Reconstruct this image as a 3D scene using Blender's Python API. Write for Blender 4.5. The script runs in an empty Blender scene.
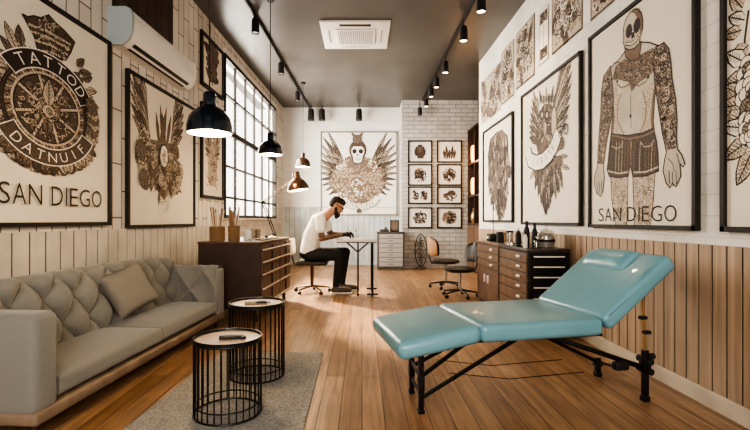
import bpy, bmesh, math, random
from mathutils import Vector, Matrix, Quaternion
rnd = random.Random(7)
C = bpy.context.scene.collection
PI = math.pi
H = 1.1; F = 450.0; VX = 362.0; VY = 220.0; ZC = 3.85

# ---------------------------------------------------------------- materials
def mat(name, col, rough=.6, metal=0, noise=None, bump=None, emit=None, col2=None, spec=None, trans=None, sheen=None, coat=None):
    m = bpy.data.materials.new(name); m.use_nodes = True
    nt = m.node_tree; b = nt.nodes['Principled BSDF']
    b.inputs['Base Color'].default_value = (*col, 1); b.inputs['Roughness'].default_value = rough
    b.inputs['Metallic'].default_value = metal
    if spec is not None: b.inputs['Specular IOR Level'].default_value = spec
    if trans: b.inputs['Transmission Weight'].default_value = trans
    if sheen: b.inputs['Sheen Weight'].default_value = sheen
    if coat: b.inputs['Coat Weight'].default_value = coat
    tc = nt.nodes.new('ShaderNodeTexCoord')
    if noise:
        n = nt.nodes.new('ShaderNodeTexNoise'); n.inputs['Scale'].default_value = noise; n.inputs['Detail'].default_value = 6
        nt.links.new(tc.outputs['Object'], n.inputs['Vector'])
        r = nt.nodes.new('ShaderNodeMix'); r.data_type = 'RGBA'
        c2 = col2 or tuple(c*.72 for c in col)
        r.inputs['A'].default_value = (*c2, 1); r.inputs['B'].default_value = (*col, 1)
        mr = nt.nodes.new('ShaderNodeMapRange'); mr.inputs['From Min'].default_value = .35; mr.inputs['From Max'].default_value = .65
        nt.links.new(n.outputs['Fac'], mr.inputs['Value']); nt.links.new(mr.outputs['Result'], r.inputs['Factor'])
        nt.links.new(r.outputs['Result'], b.inputs['Base Color'])
    if bump:
        n2 = nt.nodes.new('ShaderNodeTexNoise'); n2.inputs['Scale'].default_value = bump[0]; n2.inputs['Detail'].default_value = 4
        nt.links.new(tc.outputs['Object'], n2.inputs['Vector'])
        bp = nt.nodes.new('ShaderNodeBump'); bp.inputs['Strength'].default_value = bump[1]; bp.inputs['Distance'].default_value = .01
        nt.links.new(n2.outputs['Fac'], bp.inputs['Height']); nt.links.new(bp.outputs['Normal'], b.inputs['Normal'])
    if emit:
        b.inputs['Emission Color'].default_value = (*emit[:3], 1); b.inputs['Emission Strength'].default_value = emit[3]
    return m

def brick_mat(name, c1, c2, mortar, w, h, ms, rough, vert=False, plane='XZ', offset=.5, bumpd=.4, grain=0, grainscale=(2, 30), mottled=0, msm=.1, loc=0):
    m = bpy.data.materials.new(name); m.use_nodes = True
    nt = m.node_tree; b = nt.nodes['Principled BSDF']; b.inputs['Roughness'].default_value = rough
    L = nt.links
    tc = nt.nodes.new('ShaderNodeTexCoord'); sp = nt.nodes.new('ShaderNodeSeparateXYZ'); L.new(tc.outputs['Object'], sp.inputs[0])
    cb = nt.nodes.new('ShaderNodeCombineXYZ')
    a, c = plane[0], plane[1]
    if vert: a, c = c, a
    ad = nt.nodes.new('ShaderNodeMath'); ad.operation = 'ADD'; ad.inputs[1].default_value = 20+loc
    ad2 = nt.nodes.new('ShaderNodeMath'); ad2.operation = 'ADD'; ad2.inputs[1].default_value = 20
    L.new(sp.outputs[a], ad.inputs[0]); L.new(sp.outputs[c], ad2.inputs[0])
    L.new(ad.outputs[0], cb.inputs[0]); L.new(ad2.outputs[0], cb.inputs[1])
    br = nt.nodes.new('ShaderNodeTexBrick'); br.offset = offset; br.squash = 1
    br.inputs['Scale'].default_value = 1; br.inputs['Brick Width'].default_value = w; br.inputs['Row Height'].default_value = h
    br.inputs['Mortar Size'].default_value = ms; br.inputs['Mortar Smooth'].default_value = msm
    br.inputs['Color1'].default_value = (*c1, 1); br.inputs['Color2'].default_value = (*c2, 1); br.inputs['Mortar'].default_value = (*mortar, 1)
    L.new(cb.outputs[0], br.inputs['Vector'])
    out = br.outputs['Color']
    hgt = br.outputs['Fac']
    if grain:
        mp = nt.nodes.new('ShaderNodeMapping'); mp.inputs['Scale'].default_value = (grainscale[0], grainscale[1], 1)
        L.new(cb.outputs[0], mp.inputs['Vector'])
        n = nt.nodes.new('ShaderNodeTexNoise'); n.inputs['Scale'].default_value = 1; n.inputs['Detail'].default_value = 7; n.inputs['Distortion'].default_value = .6
        L.new(mp.outputs[0], n.inputs['Vector'])
        mr = nt.nodes.new('ShaderNodeMapRange'); mr.inputs['From Min'].default_value = .3; mr.inputs['From Max'].default_value = .7
        mr.inputs['To Min'].default_value = 1-grain; mr.inputs['To Max'].default_value = 1+grain*.35
        L.new(n.outputs['Fac'], mr.inputs['Value'])
        mx = nt.nodes.new('ShaderNodeVectorMath'); mx.operation = 'SCALE'
        L.new(out, mx.inputs[0]); L.new(mr.outputs[0], mx.inputs['Scale']); out = mx.outputs[0]
    if mottled:
        n = nt.nodes.new('ShaderNodeTexNoise'); n.inputs['Scale'].default_value = 2.2; n.inputs['Detail'].default_value = 8
        L.new(tc.outputs['Object'], n.inputs['Vector'])
        mr = nt.nodes.new('ShaderNodeMapRange'); mr.inputs['From Min'].default_value = .3; mr.inputs['From Max'].default_value = .7
        mr.inputs['To Min'].default_value = 1-mottled; mr.inputs['To Max'].default_value = 1.05
        L.new(n.outputs['Fac'], mr.inputs['Value'])
        mx = nt.nodes.new('ShaderNodeVectorMath'); mx.operation = 'SCALE'
        L.new(out, mx.inputs[0]); L.new(mr.outputs[0], mx.inputs['Scale']); out = mx.outputs[0]
    L.new(out, b.inputs['Base Color'])
    bp = nt.nodes.new('ShaderNodeBump'); bp.invert = True; bp.inputs['Strength'].default_value = bumpd; bp.inputs['Distance'].default_value = .008
    L.new(hgt, bp.inputs['Height']); L.new(bp.outputs['Normal'], b.inputs['Normal'])
    return m

def engraving(name, ink, paper, scale, thr=.5):
    m = bpy.data.materials.new(name); m.use_nodes = True; nt = m.node_tree; L = nt.links
    b = nt.nodes['Principled BSDF']; b.inputs['Roughness'].default_value = .75
    tc = nt.nodes.new('ShaderNodeTexCoord')
    v = nt.nodes.new('ShaderNodeTexWave'); v.inputs['Scale'].default_value = scale; v.inputs['Distortion'].default_value = 9
    v.inputs['Detail'].default_value = 3; v.inputs['Detail Scale'].default_value = 1.2; v.bands_direction = 'DIAGONAL'
    L.new(tc.outputs['Object'], v.inputs['Vector'])
    r = nt.nodes.new('ShaderNodeValToRGB'); r.color_ramp.elements[0].position = thr-.16; r.color_ramp.elements[1].position = thr+.16
    r.color_ramp.elements[0].color = (*ink, 1); r.color_ramp.elements[1].color = (*paper, 1)
    L.new(v.outputs['Fac'], r.inputs[0]); L.new(r.outputs[0], b.inputs['Base Color'])
    return m

M = {}
M['ceiling'] = mat('ceiling_paint', (.105,.092,.082), .34, noise=1.2, bump=(3, .05))
M['plaster'] = brick_mat('painted_brick', (.80,.77,.71), (.76,.73,.67), (.63,.60,.56), .36, .125, .004, .7, mottled=.16, bumpd=.25)
M['planks_up'] = brick_mat('cream_boards_upper', (.73,.685,.615), (.66,.61,.54), (.15,.10,.07), .48, .145, .006, .6, vert=True, mottled=.14, bumpd=.5)
M['panel_back'] = brick_mat('pale_panels', (.78,.77,.74), (.75,.74,.71), (.55,.53,.50), .9, .42, .003, .6, mottled=.1)
M['brick'] = brick_mat('white_brick', (.66,.63,.59), (.55,.53,.49), (.36,.34,.32), .27, .095, .008, .75, mottled=.25, bumpd=.9)
M['floor'] = brick_mat('oak_floor', (.46,.275,.15), (.31,.165,.08), (.07,.035,.018), 1.7, .125, .0028, .36, vert=True, plane='XY', offset=.37, grain=.45, mottled=.22, bumpd=.5)
M['board_tan'] = brick_mat('tan_boards', (.47,.34,.235), (.40,.28,.19), (.3,.2,.14), 50, .105, 0, .55, vert=True, grain=.28, grainscale=(1.2, 26), mottled=.12, bumpd=0)
M['board_cream'] = mat('cream_boards', (.66,.60,.52), .6, noise=3)
M['board_blue'] = mat('pale_blue_boards', (.62,.66,.66), .6, noise=3)
M['gap'] = mat('dark_gap', (.018,.011,.008), .9)
M['gap_grey'] = mat('grey_gap', (.28,.30,.31), .9)
M['base_cream'] = mat('cream_skirting', (.62,.53,.42), .5, noise=4)
M['darkwood'] = brick_mat('dark_planks', (.085,.05,.036), (.05,.03,.022), (.015,.01,.008), .6, .16, .006, .6, vert=True, grain=.5, grainscale=(2, 30))
M['cabwood'] = mat('walnut', (.15,.085,.055), .42, noise=9, col2=(.10,.055,.036))
M['cabside'] = mat('dark_walnut_side', (.062,.036,.028), .42, noise=6)
M['cabwood2'] = mat('oak_drawer', (.17,.10,.06), .4, noise=9, col2=(.115,.066,.04))
M['rail'] = mat('pale_edge', (.75,.66,.55), .35)
M['black'] = mat('black_metal', (.012,.011,.011), .38, .3)
M['blackmatte'] = mat('black_matte', (.014,.012,.012), .6)
M['frame'] = mat('frame_black', (.014,.010,.008), .65)
M['frame_grey'] = mat('frame_grey', (.20,.18,.16), .5)
M['shade'] = mat('blue_black_enamel', (.014,.022,.036), .22, .5, coat=.5)
M['shade_brown'] = mat('bronze_enamel', (.10,.055,.035), .3, .5, coat=.4)
M['lining'] = mat('white_lining', (.9,.85,.75), .5, emit=(1,.8,.5,1.6))
M['lining_soft'] = mat('warm_lining', (.9,.8,.65), .5, emit=(1,.8,.5,.5))
M['bulb'] = mat('bulb', (1,.9,.7), .5, emit=(1,.78,.45,25))
M['spotface'] = mat('spot_face', (1,.9,.7), .5, emit=(1,.72,.38,14))
M['spotface_off'] = mat('spot_face_off', (.25,.22,.2), .3)
M['fabric'] = mat('sofa_fabric', (.25,.24,.215), .88, noise=260, col2=(.185,.177,.16), bump=(420, .25), sheen=.3)
M['fabric2'] = mat('cushion_fabric', (.25,.225,.19), .9, noise=300, col2=(.19,.17,.145), bump=(400, .25))
M['sofabase'] = mat('sofa_base', (.27,.195,.135), .55, noise=8)
M['teal'] = mat('teal_leather', (.165,.355,.42), .33, noise=2.5, col2=(.14,.31,.37), bump=(160, .08), coat=.15)
M['acwhite'] = mat('white_plastic', (.80,.76,.70), .4)
M['acblue'] = mat('grey_blue_plastic', (.36,.42,.44), .4)
M['grille'] = mat('grey_grille', (.34,.32,.30), .5)
M['rug'] = None
M['paper'] = mat('print_paper', (.79,.72,.60), .7, noise=1.3, col2=(.74,.67,.555))
M['paper2'] = mat('white_paper', (.84,.81,.75), .7, noise=1.3, col2=(.79,.76,.70))
M['ink'] = mat('ink', (.028,.018,.014), .7)
M['mid'] = engraving('engraving_mid', (.075,.05,.037), (.29,.215,.16), 26, .5)
M['tan'] = engraving('engraving_light', (.33,.25,.185), (.62,.53,.42), 24, .40)
M['white_ink'] = mat('white_ink', (.82,.77,.68), .7)
M['sep'] = mat('sepia', (.22,.14,.09), .7, noise=30)
M['skinart'] = mat('skin_tone_print', (.60,.53,.44), .7, noise=5, col2=(.44,.375,.30))
M['dense'] = engraving('engraving_dense', (.04,.026,.02), (.135,.095,.07), 30, .5)
M['chrome'] = mat('chrome', (.6,.58,.55), .2, 1)
M['handlewhite'] = mat('white_pull', (.85,.80,.72), .3)
M['brass'] = mat('brass', (.45,.27,.12), .3, .9)
M['skin'] = mat('skin', (.50,.27,.17), .5, noise=12, col2=(.44,.23,.14))
M['hair'] = mat('hair', (.02,.013,.010), .7)
M['tshirt'] = mat('tshirt', (.80,.78,.75), .85)
M['pants'] = mat('pants', (.012,.014,.018), .8)
M['shoe'] = mat('sneaker', (.10,.075,.06), .6, noise=40)
M['sole'] = mat('sole', (.7,.66,.6), .6)
M['leather'] = mat('black_leather', (.020,.014,.011), .5)
M['tanleather'] = mat('tan_leather', (.36,.20,.10), .5)
M['tabletop'] = mat('tray_wood', (.62,.46,.32), .45, noise=6)
M['tattoo'] = engraving('tattooed_skin', (.05,.035,.03), (.30,.17,.11), 16, .55)
M['whitetop'] = mat('white_laminate', (.75,.73,.70), .35)
M['greycab'] = mat('grey_cabinet', (.40,.38,.36), .45)
M['greydark'] = mat('dark_grey_cabinet', (.09,.08,.075), .5)
M['amber'] = mat('amber_glow', (.9,.5,.2), .4, emit=(1,.48,.16,4))
M['iron'] = mat('wrought_iron', (.07,.062,.055), .6)
M['jar'] = mat('amber_glass', (.5,.32,.17), .12, trans=.6)
M['bristle'] = mat('brush_wood', (.30,.18,.10), .6)

def glass_mat(name, tint, fac):
    m = bpy.data.materials.new(name); m.use_nodes = True; nt = m.node_tree; nt.nodes.clear()
    o = nt.nodes.new('ShaderNodeOutputMaterial'); t = nt.nodes.new('ShaderNodeBsdfTransparent'); g = nt.nodes.new('ShaderNodeBsdfGlossy')
    t.inputs[0].default_value = (*tint, 1); g.inputs['Roughness'].default_value = .08
    mx = nt.nodes.new('ShaderNodeMixShader'); mx.inputs[0].default_value = fac
    nt.links.new(t.outputs[0], mx.inputs[1]); nt.links.new(g.outputs[0], mx.inputs[2]); nt.links.new(mx.outputs[0], o.inputs[0])
    return m
M['pane'] = glass_mat('window_glass', (.97,.97,.96), .06)
M['glass'] = glass_mat('clear_glass', (.80,.78,.74), .2)

def rug_mat():
    m = bpy.data.materials.new('rug_weave'); m.use_nodes = True; nt = m.node_tree; L = nt.links
    b = nt.nodes['Principled BSDF']; b.inputs['Roughness'].default_value = .95
    tc = nt.nodes.new('ShaderNodeTexCoord')
    v = nt.nodes.new('ShaderNodeTexVoronoi'); v.inputs['Scale'].default_value = 70
    n = nt.nodes.new('ShaderNodeTexNoise'); n.inputs['Scale'].default_value = 9; n.inputs['Detail'].default_value = 6
    L.new(tc.outputs['Object'], v.inputs['Vector']); L.new(tc.outputs['Object'], n.inputs['Vector'])
    r = nt.nodes.new('ShaderNodeValToRGB'); r.color_ramp.elements[0].color = (.46,.435,.40,1); r.color_ramp.elements[1].color = (.24,.23,.215,1)
    r.color_ramp.elements[1].position = .75
    L.new(v.outputs['Distance'], r.inputs[0])
    mr = nt.nodes.new('ShaderNodeMapRange'); mr.inputs['To Min'].default_value = .75; mr.inputs['To Max'].default_value = 1.2
    L.new(n.outputs['Fac'], mr.inputs['Value'])
    mx = nt.nodes.new('ShaderNodeVectorMath'); mx.operation = 'SCALE'; L.new(r.outputs[0], mx.inputs[0]); L.new(mr.outputs[0], mx.inputs['Scale'])
    L.new(mx.outputs[0], b.inputs['Base Color'])
    bp = nt.nodes.new('ShaderNodeBump'); bp.inputs['Strength'].default_value = .6; bp.inputs['Distance'].default_value = .004; bp.invert = True
    L.new(v.outputs['Distance'], bp.inputs['Height']); L.new(bp.outputs['Normal'], b.inputs['Normal'])
    return m
M['rug'] = rug_mat()

# ---------------------------------------------------------------- mesh builder
class MB:
    def __init__(s): s.bm = bmesh.new(); s.X = Matrix.Identity(4)
    def _xf(s, vs, m): bmesh.ops.transform(s.bm, matrix=s.X @ m, verts=vs)
    def box(s, c, d, r=0, rot=None, seg=3):
        m = Matrix.Translation(c) @ (rot.to_4x4() if rot else Matrix.Identity(4))
        t = bmesh.new(); bmesh.ops.create_cube(t, size=1)
        bmesh.ops.scale(t, vec=d, verts=t.verts)
        if r > 0: bmesh.ops.bevel(t, geom=t.edges[:], offset=min(r, min(d)*.48), segments=seg, affect='EDGES', profile=.5)
        bmesh.ops.transform(t, matrix=s.X @ m, verts=t.verts)
        me = bpy.data.meshes.new('tmp'); t.to_mesh(me); t.free(); s.bm.from_mesh(me); bpy.data.meshes.remove(me)
        return s
    def b2(s, x0, x1, y0, y1, z0, z1, r=0, seg=2):
        return s.box(((x0+x1)/2, (y0+y1)/2, (z0+z1)/2), (abs(x1-x0), abs(y1-y0), abs(z1-z0)), r, seg=seg)
    def cyl(s, p0, p1, r0, r1=None, n=12, cap=True):
        p0 = Vector(p0); p1 = Vector(p1); d = p1-p0; r1 = r0 if r1 is None else r1
        g = bmesh.ops.create_cone(s.bm, cap_ends=cap, segments=n, radius1=r0, radius2=r1, depth=d.length)
        q = Vector((0,0,1)).rotation_difference(d.normalized())
        s._xf(g['verts'], Matrix.Translation((p0+p1)/2) @ q.to_matrix().to_4x4()); return s
    def sph(s, c, r, sc=(1,1,1), sub=2, rot=None):
        g = bmesh.ops.create_icosphere(s.bm, subdivisions=sub, radius=r)
        s._xf(g['verts'], Matrix.Translation(c) @ (rot.to_4x4() if rot else Matrix.Identity(4)) @ Matrix.Diagonal((*sc, 1))); return s
    def tube(s, pts, r, n=8, closed=False):
        pts = [Vector(p) for p in pts]; N = len(pts); rings = []
        up = Vector((0,0,1))
        for i, p in enumerate(pts):
            a = pts[(i-1) % N] if (closed or i > 0) else p; b = pts[(i+1) % N] if (closed or i < N-1) else p
            t = (b-a).normalized(); u = t.cross(up)
            if u.length < .05: u = t.cross(Vector((1,0,0)))
            u.normalize(); w = t.cross(u)
            rr = r[i] if isinstance(r, (list, tuple)) else r
            rings.append([s.bm.verts.new(s.X @ (p+u*rr*math.cos(2*PI*k/n)+w*rr*math.sin(2*PI*k/n))) for k in range(n)])
        for i in range(N if closed else N-1):
            A = rings[i]; B = rings[(i+1) % N]
            for k in range(n): s.bm.faces.new((A[k], A[(k+1) % n], B[(k+1) % n], B[k]))
        if not closed: s.bm.faces.new(rings[0][::-1]); s.bm.faces.new(rings[-1])
        return s
    def lathe(s, prof, n=32, m=None):
        m = s.X @ (m or Matrix.Identity(4)); rings = []
        for (r, z) in prof:
            rings.append([s.bm.verts.new(m @ Vector((max(r, 1e-5)*math.cos(2*PI*k/n), max(r, 1e-5)*math.sin(2*PI*k/n), z))) for k in range(n)])
        for i in range(len(rings)-1):
            for k in range(n): s.bm.faces.new((rings[i][k], rings[i][(k+1) % n], rings[i+1][(k+1) % n], rings[i+1][k]))
        return s
    def grid(s, fn, nu, nv, cu=False):
        V = [[s.bm.verts.new(s.X @ Vector(fn(i/nu, j/nv))) for j in range(nv+1)] for i in range(nu+1)]
        for i in range(nu):
            for j in range(nv): s.bm.faces.new((V[i][j], V[i+1][j], V[i+1][j+1], V[i][j+1]))
        return V
    def build(s, name, m, parent=None, smooth=True, kind=None, loc=None, rotz=0, label=None):
        bmesh.ops.remove_doubles(s.bm, verts=s.bm.verts, dist=1e-5)
        bmesh.ops.recalc_face_normals(s.bm, faces=s.bm.faces)
        me = bpy.data.meshes.new(name); s.bm.to_mesh(me); s.bm.free()
        if smooth:
            for p in me.polygons: p.use_smooth = True
            try: me.set_sharp_from_angle(angle=math.radians(38))
            except Exception: pass
        me.materials.append(m)
        o = bpy.data.objects.new(name, me); C.objects.link(o)
        if parent: o.parent = parent
        if loc: o.location = loc
        if rotz: o.rotation_euler.z = rotz
        if kind: o['kind'] = kind
        if label: o['label'] = label
        return o

def thing(name, label, cat, loc=(0,0,0), rotz=0, group=None):
    o = bpy.data.objects.new(name, None); C.objects.link(o); o.location = loc; o.rotation_euler.z = rotz
    o['label'] = label; o['category'] = cat; o.empty_display_size = .1
    if group: o['group'] = group
    return o
def tag(o, label, cat, group=None):
    o['label'] = label; o['category'] = cat
    if group: o['group'] = group
    return o
def copy_tree(o, parent=None):
    c = o.copy(); C.objects.link(c); c.parent = parent
    for ch in list(o.children): copy_tree(ch, c)
    return c

# ---------------------------------------------------------------- wall frames
LA = 2.315; LB = .035
def XL(Y): return -LA+LB*Y
class Wall: pass
WL = Wall(); WL.o = (-LA, 0, 0); WL.r = math.atan2(1, LB)
WL.s = lambda px: LA/((VX-px)/F+LB)*math.sqrt(1+LB*LB); WL.Y = lambda px: LA/((VX-px)/F+LB)
WR = Wall(); WR.o = (2.05, 0, 0); WR.r = -PI/2
WR.Y = lambda px: 2.05*F/(px-VX); WR.s = lambda px: -2.05*F/(px-VX)
WB = Wall(); WB.o = (0, 11.0, 0); WB.r = 0; WB.Y = lambda px: 11.0; WB.s = lambda px: (px-VX)/F*11.0
WK = Wall(); WK.o = (0, 10.3, 0); WK.r = 0; WK.Y = lambda px: 10.3; WK.s = lambda px: (px-VX)/F*10.3
def wz(w, px, py): return H-(py-VY)/F*w.Y(px)
def wpos(w, s, z, out=0):   # a world point on a wall plane
    c, q = math.cos(w.r), math.sin(w.r)
    return (w.o[0]+c*s+q*out, w.o[1]+q*s-c*out, z)

# ---------------------------------------------------------------- shell
def struct(name, mb, m, **k): return mb.build(name, m, kind='structure', smooth=False, **k)
YB, YK, XR = 11.0, 10.3, 2.05
mb = MB(); mb.b2(-2.6, 3.0, -1.6, 11.2, -.1, 0); struct('floor', mb, M['floor'])
mb = MB(); mb.b2(-2.6, 3.0, -1.6, 11.2, ZC, ZC+.1); struct('ceiling', mb, M['ceiling'])
W0, W1, WZ0, WZ1 = WL.s(224), WL.s(275.5), 1.13, 3.62
mb = MB(); T = .2
for a, b, z0, z1 in ((-1.6, W0, 0, ZC), (W1, 11.15, 0, ZC), (W0, W1, 0, WZ0), (W0, W1, WZ1, ZC)): mb.b2(a, b, 0, T, z0, z1)
struct('wall_left', mb, M['planks_up'], loc=WL.o, rotz=WL.r)
mb = MB(); mb.b2(XR, XR+.2, -1.6, 7.88, 0, ZC); o = struct('wall_right', mb, brick_mat('painted_brick_right', (.80,.77,.71), (.77,.74,.68), (.64,.61,.57), .36, .125, .004, .7, plane='YZ', mottled=.2, bumpd=.25))
mb = MB(); mb.b2(-2.1, .92, YB, YB+.2, 0, ZC); struct('wall_back', mb, M['panel_back'])
mb = MB(); mb.b2(.916, 2.85, YK, YK+.9, 0, ZC); struct('wall_back_brick', mb, M['brick'])
mb = MB()
for a, b, z0, z1 in ((-2.6, -1.3, 0, ZC), (1.3, 2.25, 0, ZC), (-1.3, 1.3, 0, .9), (-1.3, 1.3, 2.9, ZC)): mb.b2(a, b, -1.8, -1.6, z0, z1)  # unseen opening added behind the camera to let fill light in
struct('wall_rear', mb, M['plaster'])
mb = MB(); mb.b2(2.65, 2.85, 7.88, YK, 0, ZC); struct('wall_alcove', mb, M['darkwood'])
mb = MB(); mb.b2(2.25, 2.85, 7.70, 7.88, 0, ZC); struct('wall_alcove_return', mb, M['darkwood'])

def boards(name, s0, s1, z1, w, gap, wall, mboard, mgap, th=.007, skip=()):
    t = MB(); g = MB(); g.b2(s0, s1, -.002, 0, .0, z1-.002)
    s = s0
    while s < s1-.01:
        e = min(s+w-gap, s1)
        t.b2(s, e, -th-rnd.uniform(0, .001), -.001, 0, z1)
        s += w
    ob = t.build(name, mboard, kind='structure', smooth=False, loc=wall.o, rotz=wall.r)
    g2 = g.build('board_backing', mgap, parent=ob, smooth=False)
    return ob
boards('trim_1', -1.5, 10.9, 1.02, .145, .015, WL, M['board_cream'], M['gap'])
boards('trim_2', -7.87, 1.5, .955, .105, .014, WR, M['board_tan'], M['gap'])
boards('trim_3', -1.9, .91, 1.40, .13, .012, WB, M['board_blue'], M['gap_grey'])
mb = MB(); mb.b2(-7.87, 1.5, -.022, 0, 0, .10, .004); mb.build('baseboard_right', M['base_cream'], kind='structure', loc=WR.o, rotz=WR.r, smooth=False)
mb = MB(); mb.b2(-1.88, .91, -.022, 0, 0, .10, .004); mb.build('baseboard_back', M['board_blue'], kind='structure', loc=WB.o, smooth=False)
mb = MB(); mb.b2(-1.5, 10.9, -.022, 0, 0, .12, .004); mb.build('baseboard_left', M['base_cream'], kind='structure', loc=WL.o, rotz=WL.r, smooth=False)
mb = MB(); mb.b2(-1.93, .91, -.03, 0, 1.40, 1.425); mb.build('trim_4', M['board_blue'], kind='structure', loc=WB.o, smooth=False)
# dark weathered boarding high on the left wall
mb = MB(); mb.b2(WL.s(112), WL.s(172), -.012, 0, 2.62, ZC-.005); mb.build('trim_5', M['darkwood'], kind='structure', loc=WL.o, rotz=WL.r, smooth=False)

# window: black steel grid
mb = MB(); fw = .05
for a, b, z0, z1 in ((W0, W0+fw, WZ0, WZ1), (W1-fw, W1, WZ0, WZ1), (W0, W1, WZ1-.06, WZ1), (W0, W1, WZ0, WZ0+.05)): mb.b2(a, b, -.02, .07, z0, z1)
win = mb.build('window_1', M['frame'], kind='structure', loc=WL.o, rotz=WL.r, smooth=False)
for i in range(1, 6):
    s = W0+(W1-W0)*i/6
    MB().b2(s-.013, s+.013, -.006, .035, WZ0+.05, WZ1-.06).build('mullion', M['frame'], parent=win, smooth=False)
for z, h in ((3.02, .016), (2.46, .045), (1.93, .016), (1.45, .016)):
    MB().b2(W0+fw, W1-fw, -.010, .045, z-h, z+h).build('glazing_bar', M['frame'], parent=win, smooth=False)
MB().b2(W0+fw, W1-fw, .018, .022, WZ0+.05, WZ1-.06).build('window_pane', M['pane'], parent=win, smooth=False)
mb = MB(); mb.b2(W0-.05, W1+.05, -.09, .0, WZ0-.04, WZ0, .005); mb.build('window_sill', M['base_cream'], parent=win)
mb = MB(); mb.b2(W0-.02, W1+.05, -.03, 0, WZ1, WZ1+.07); mb.build('window_header', M['whitetop'], parent=win, smooth=False)

# ---------------------------------------------------------------- art kit
_glyph = {}
def glyph(ch):
    if ch not in _glyph:
        cu = bpy.data.curves.new('g', 'FONT'); cu.body = ch; cu.size = 1; cu.resolution_u = 3; cu.offset = -.008
        ob = bpy.data.objects.new('g', cu); C.objects.link(ob)
        dg = bpy.context.evaluated_depsgraph_get(); me = ob.evaluated_get(dg).to_mesh()
        vs = [(v.co.x, v.co.y) for v in me.vertices]; fs = [tuple(p.vertices) for p in me.polygons]
        ob.evaluated_get(dg).to_mesh_clear(); bpy.data.objects.remove(ob); bpy.data.curves.remove(cu)
        _glyph[ch] = (vs, fs)
    return _glyph[ch]
PAL = ['paper', 'ink', 'mid', 'tan', 'white_ink', 'sep', 'skinart', 'dense']
PAPER, INK, MID, TAN, WHT, SEP, SKN, DEN = range(8)
def inpoly(x, y, P):
    c = False; n = len(P)
    for i in range(n):
        x1, y1 = P[i]; x2, y2 = P[i-1]
        if (y1 > y) != (y2 > y) and x < (x2-x1)*(y-y1)/(y2-y1)+x1: c = not c
    return c
class Art:
    def __init__(s, wall, s0, s1, z0, z1, seed=1):
        s.w = wall; s.cs = (s0+s1)/2; s.cz = (z0+z1)/2; s.hw = abs(s1-s0)/2; s.hh = (z1-z0)/2
        s.V = []; s.Fc = []; s.L = 1; s.r = random.Random(seed); s.k = 1; s.oc = INK; s.ax = 0; s.lim = None
    def P(s, px, py): return (s.w.s(px)-s.cs, wz(s.w, px, py)-s.cz)
    def PP(s, pts): return [s.P(*p) for p in pts]
    def up(s): s.L += 1
    def poly(s, pts, m, up=True):
        if up: s.L += 1
        n = len(s.V); y = -s.L*1.6e-5
        for (x, z) in pts: x = s.ax+(x-s.ax)*s.k; s.V.append((max(-s.hw, min(s.hw, x)), y, max(-s.hh, min(s.hh, z))))
        s.Fc.append((tuple(range(n, n+len(pts))), m))
    def stroke(s, pts, w, m, w1=None, up=True):
        if up: s.L += 1
        w1 = w if w1 is None else w1; n = len(pts); L = []; R = []
        for i in range(n):
            a = pts[max(0, i-1)]; b = pts[min(n-1, i+1)]; dx, dz = b[0]-a[0], b[1]-a[1]; d = math.hypot(dx, dz) or 1
            ww = (w+(w1-w)*i/max(1, n-1))/2; L.append((pts[i][0]-dz/d*ww, pts[i][1]+dx/d*ww)); R.append((pts[i][0]+dz/d*ww, pts[i][1]-dx/d*ww))
        for i in range(n-1): s.poly([L[i], L[i+1], R[i+1], R[i]], m, up=False)
    def disc(s, x, z, r, m, n=14, sx=1, up=True, rot=0):
        s.poly([(x+r*sx*math.cos(2*PI*k/n)*math.cos(rot)-r*math.sin(2*PI*k/n)*math.sin(rot), z+r*sx*math.cos(2*PI*k/n)*math.sin(rot)+r*math.sin(2*PI*k/n)*math.cos(rot)) for k in range(n)], m, up)
    def ring(s, x, z, r, w, m, n=40, a0=0, a1=2*PI, sx=1):
        s.stroke([(x+r*sx*math.cos(a0+(a1-a0)*k/n), z+r*math.sin(a0+(a1-a0)*k/n)) for k in range(n+1)], w, m)
    def leafshape(s, x, z, a, Ln, W, k=.35):
        pts = []; c, q = math.cos(a), math.sin(a)
        for t, w in ((0,.12),(.12,.6),(k,1),(.7,.72),(.9,.3),(1,0),(.9,-.3),(.7,-.72),(k,-1),(.12,-.6),(0,-.12)):
            u = t*Ln; v = w*W/2; pts.append((x+c*u-q*v, z+q*u+c*v))
        return pts
    def feather(s, x, z, a, Ln, W, fill=TAN, ow=.006, barbs=True):
        s.poly(s.leafshape(x, z, a, Ln+ow, W+ow*2, .6), INK)
        s.poly(s.leafshape(x, z, a, Ln-ow*.5, W, .6), fill)
        c, q = math.cos(a), math.sin(a); s.up()
        s.stroke([(x, z), (x+c*Ln*.93, z+q*Ln*.93)], ow*.8, INK, up=False)
        if barbs:
            for k in range(4, 12):
                u = Ln*k/12.5
                for sg in (1, -1):
                    x0, z0 = x+c*u, z+q*u; b = a+sg*.5; l = W*.62*(1-max(0, k/12.5-.6))
                    s.stroke([(x0, z0), (x0+math.cos(b)*l, z0+math.sin(b)*l)], ow*.45, INK, up=False)
    def leaf(s, x, z, a, Ln, W, fill=TAN, ow=.005):
        s.poly(s.leafshape(x, z, a, Ln+ow, W+2*ow), INK); s.poly(s.leafshape(x, z, a, Ln-ow, W), fill)
        c, q = math.cos(a), math.sin(a); s.stroke([(x, z), (x+c*Ln*.9, z+q*Ln*.9)], ow, INK)
        for k in range(2, 7):
            u = Ln*k/8
            for sg in (1, -1):
                b = a+sg*.8; s.stroke([(x+c*u, z+q*u), (x+c*u+math.cos(b)*W*.4, z+q*u+math.sin(b)*W*.4)], ow*.5, INK, up=False)
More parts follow.
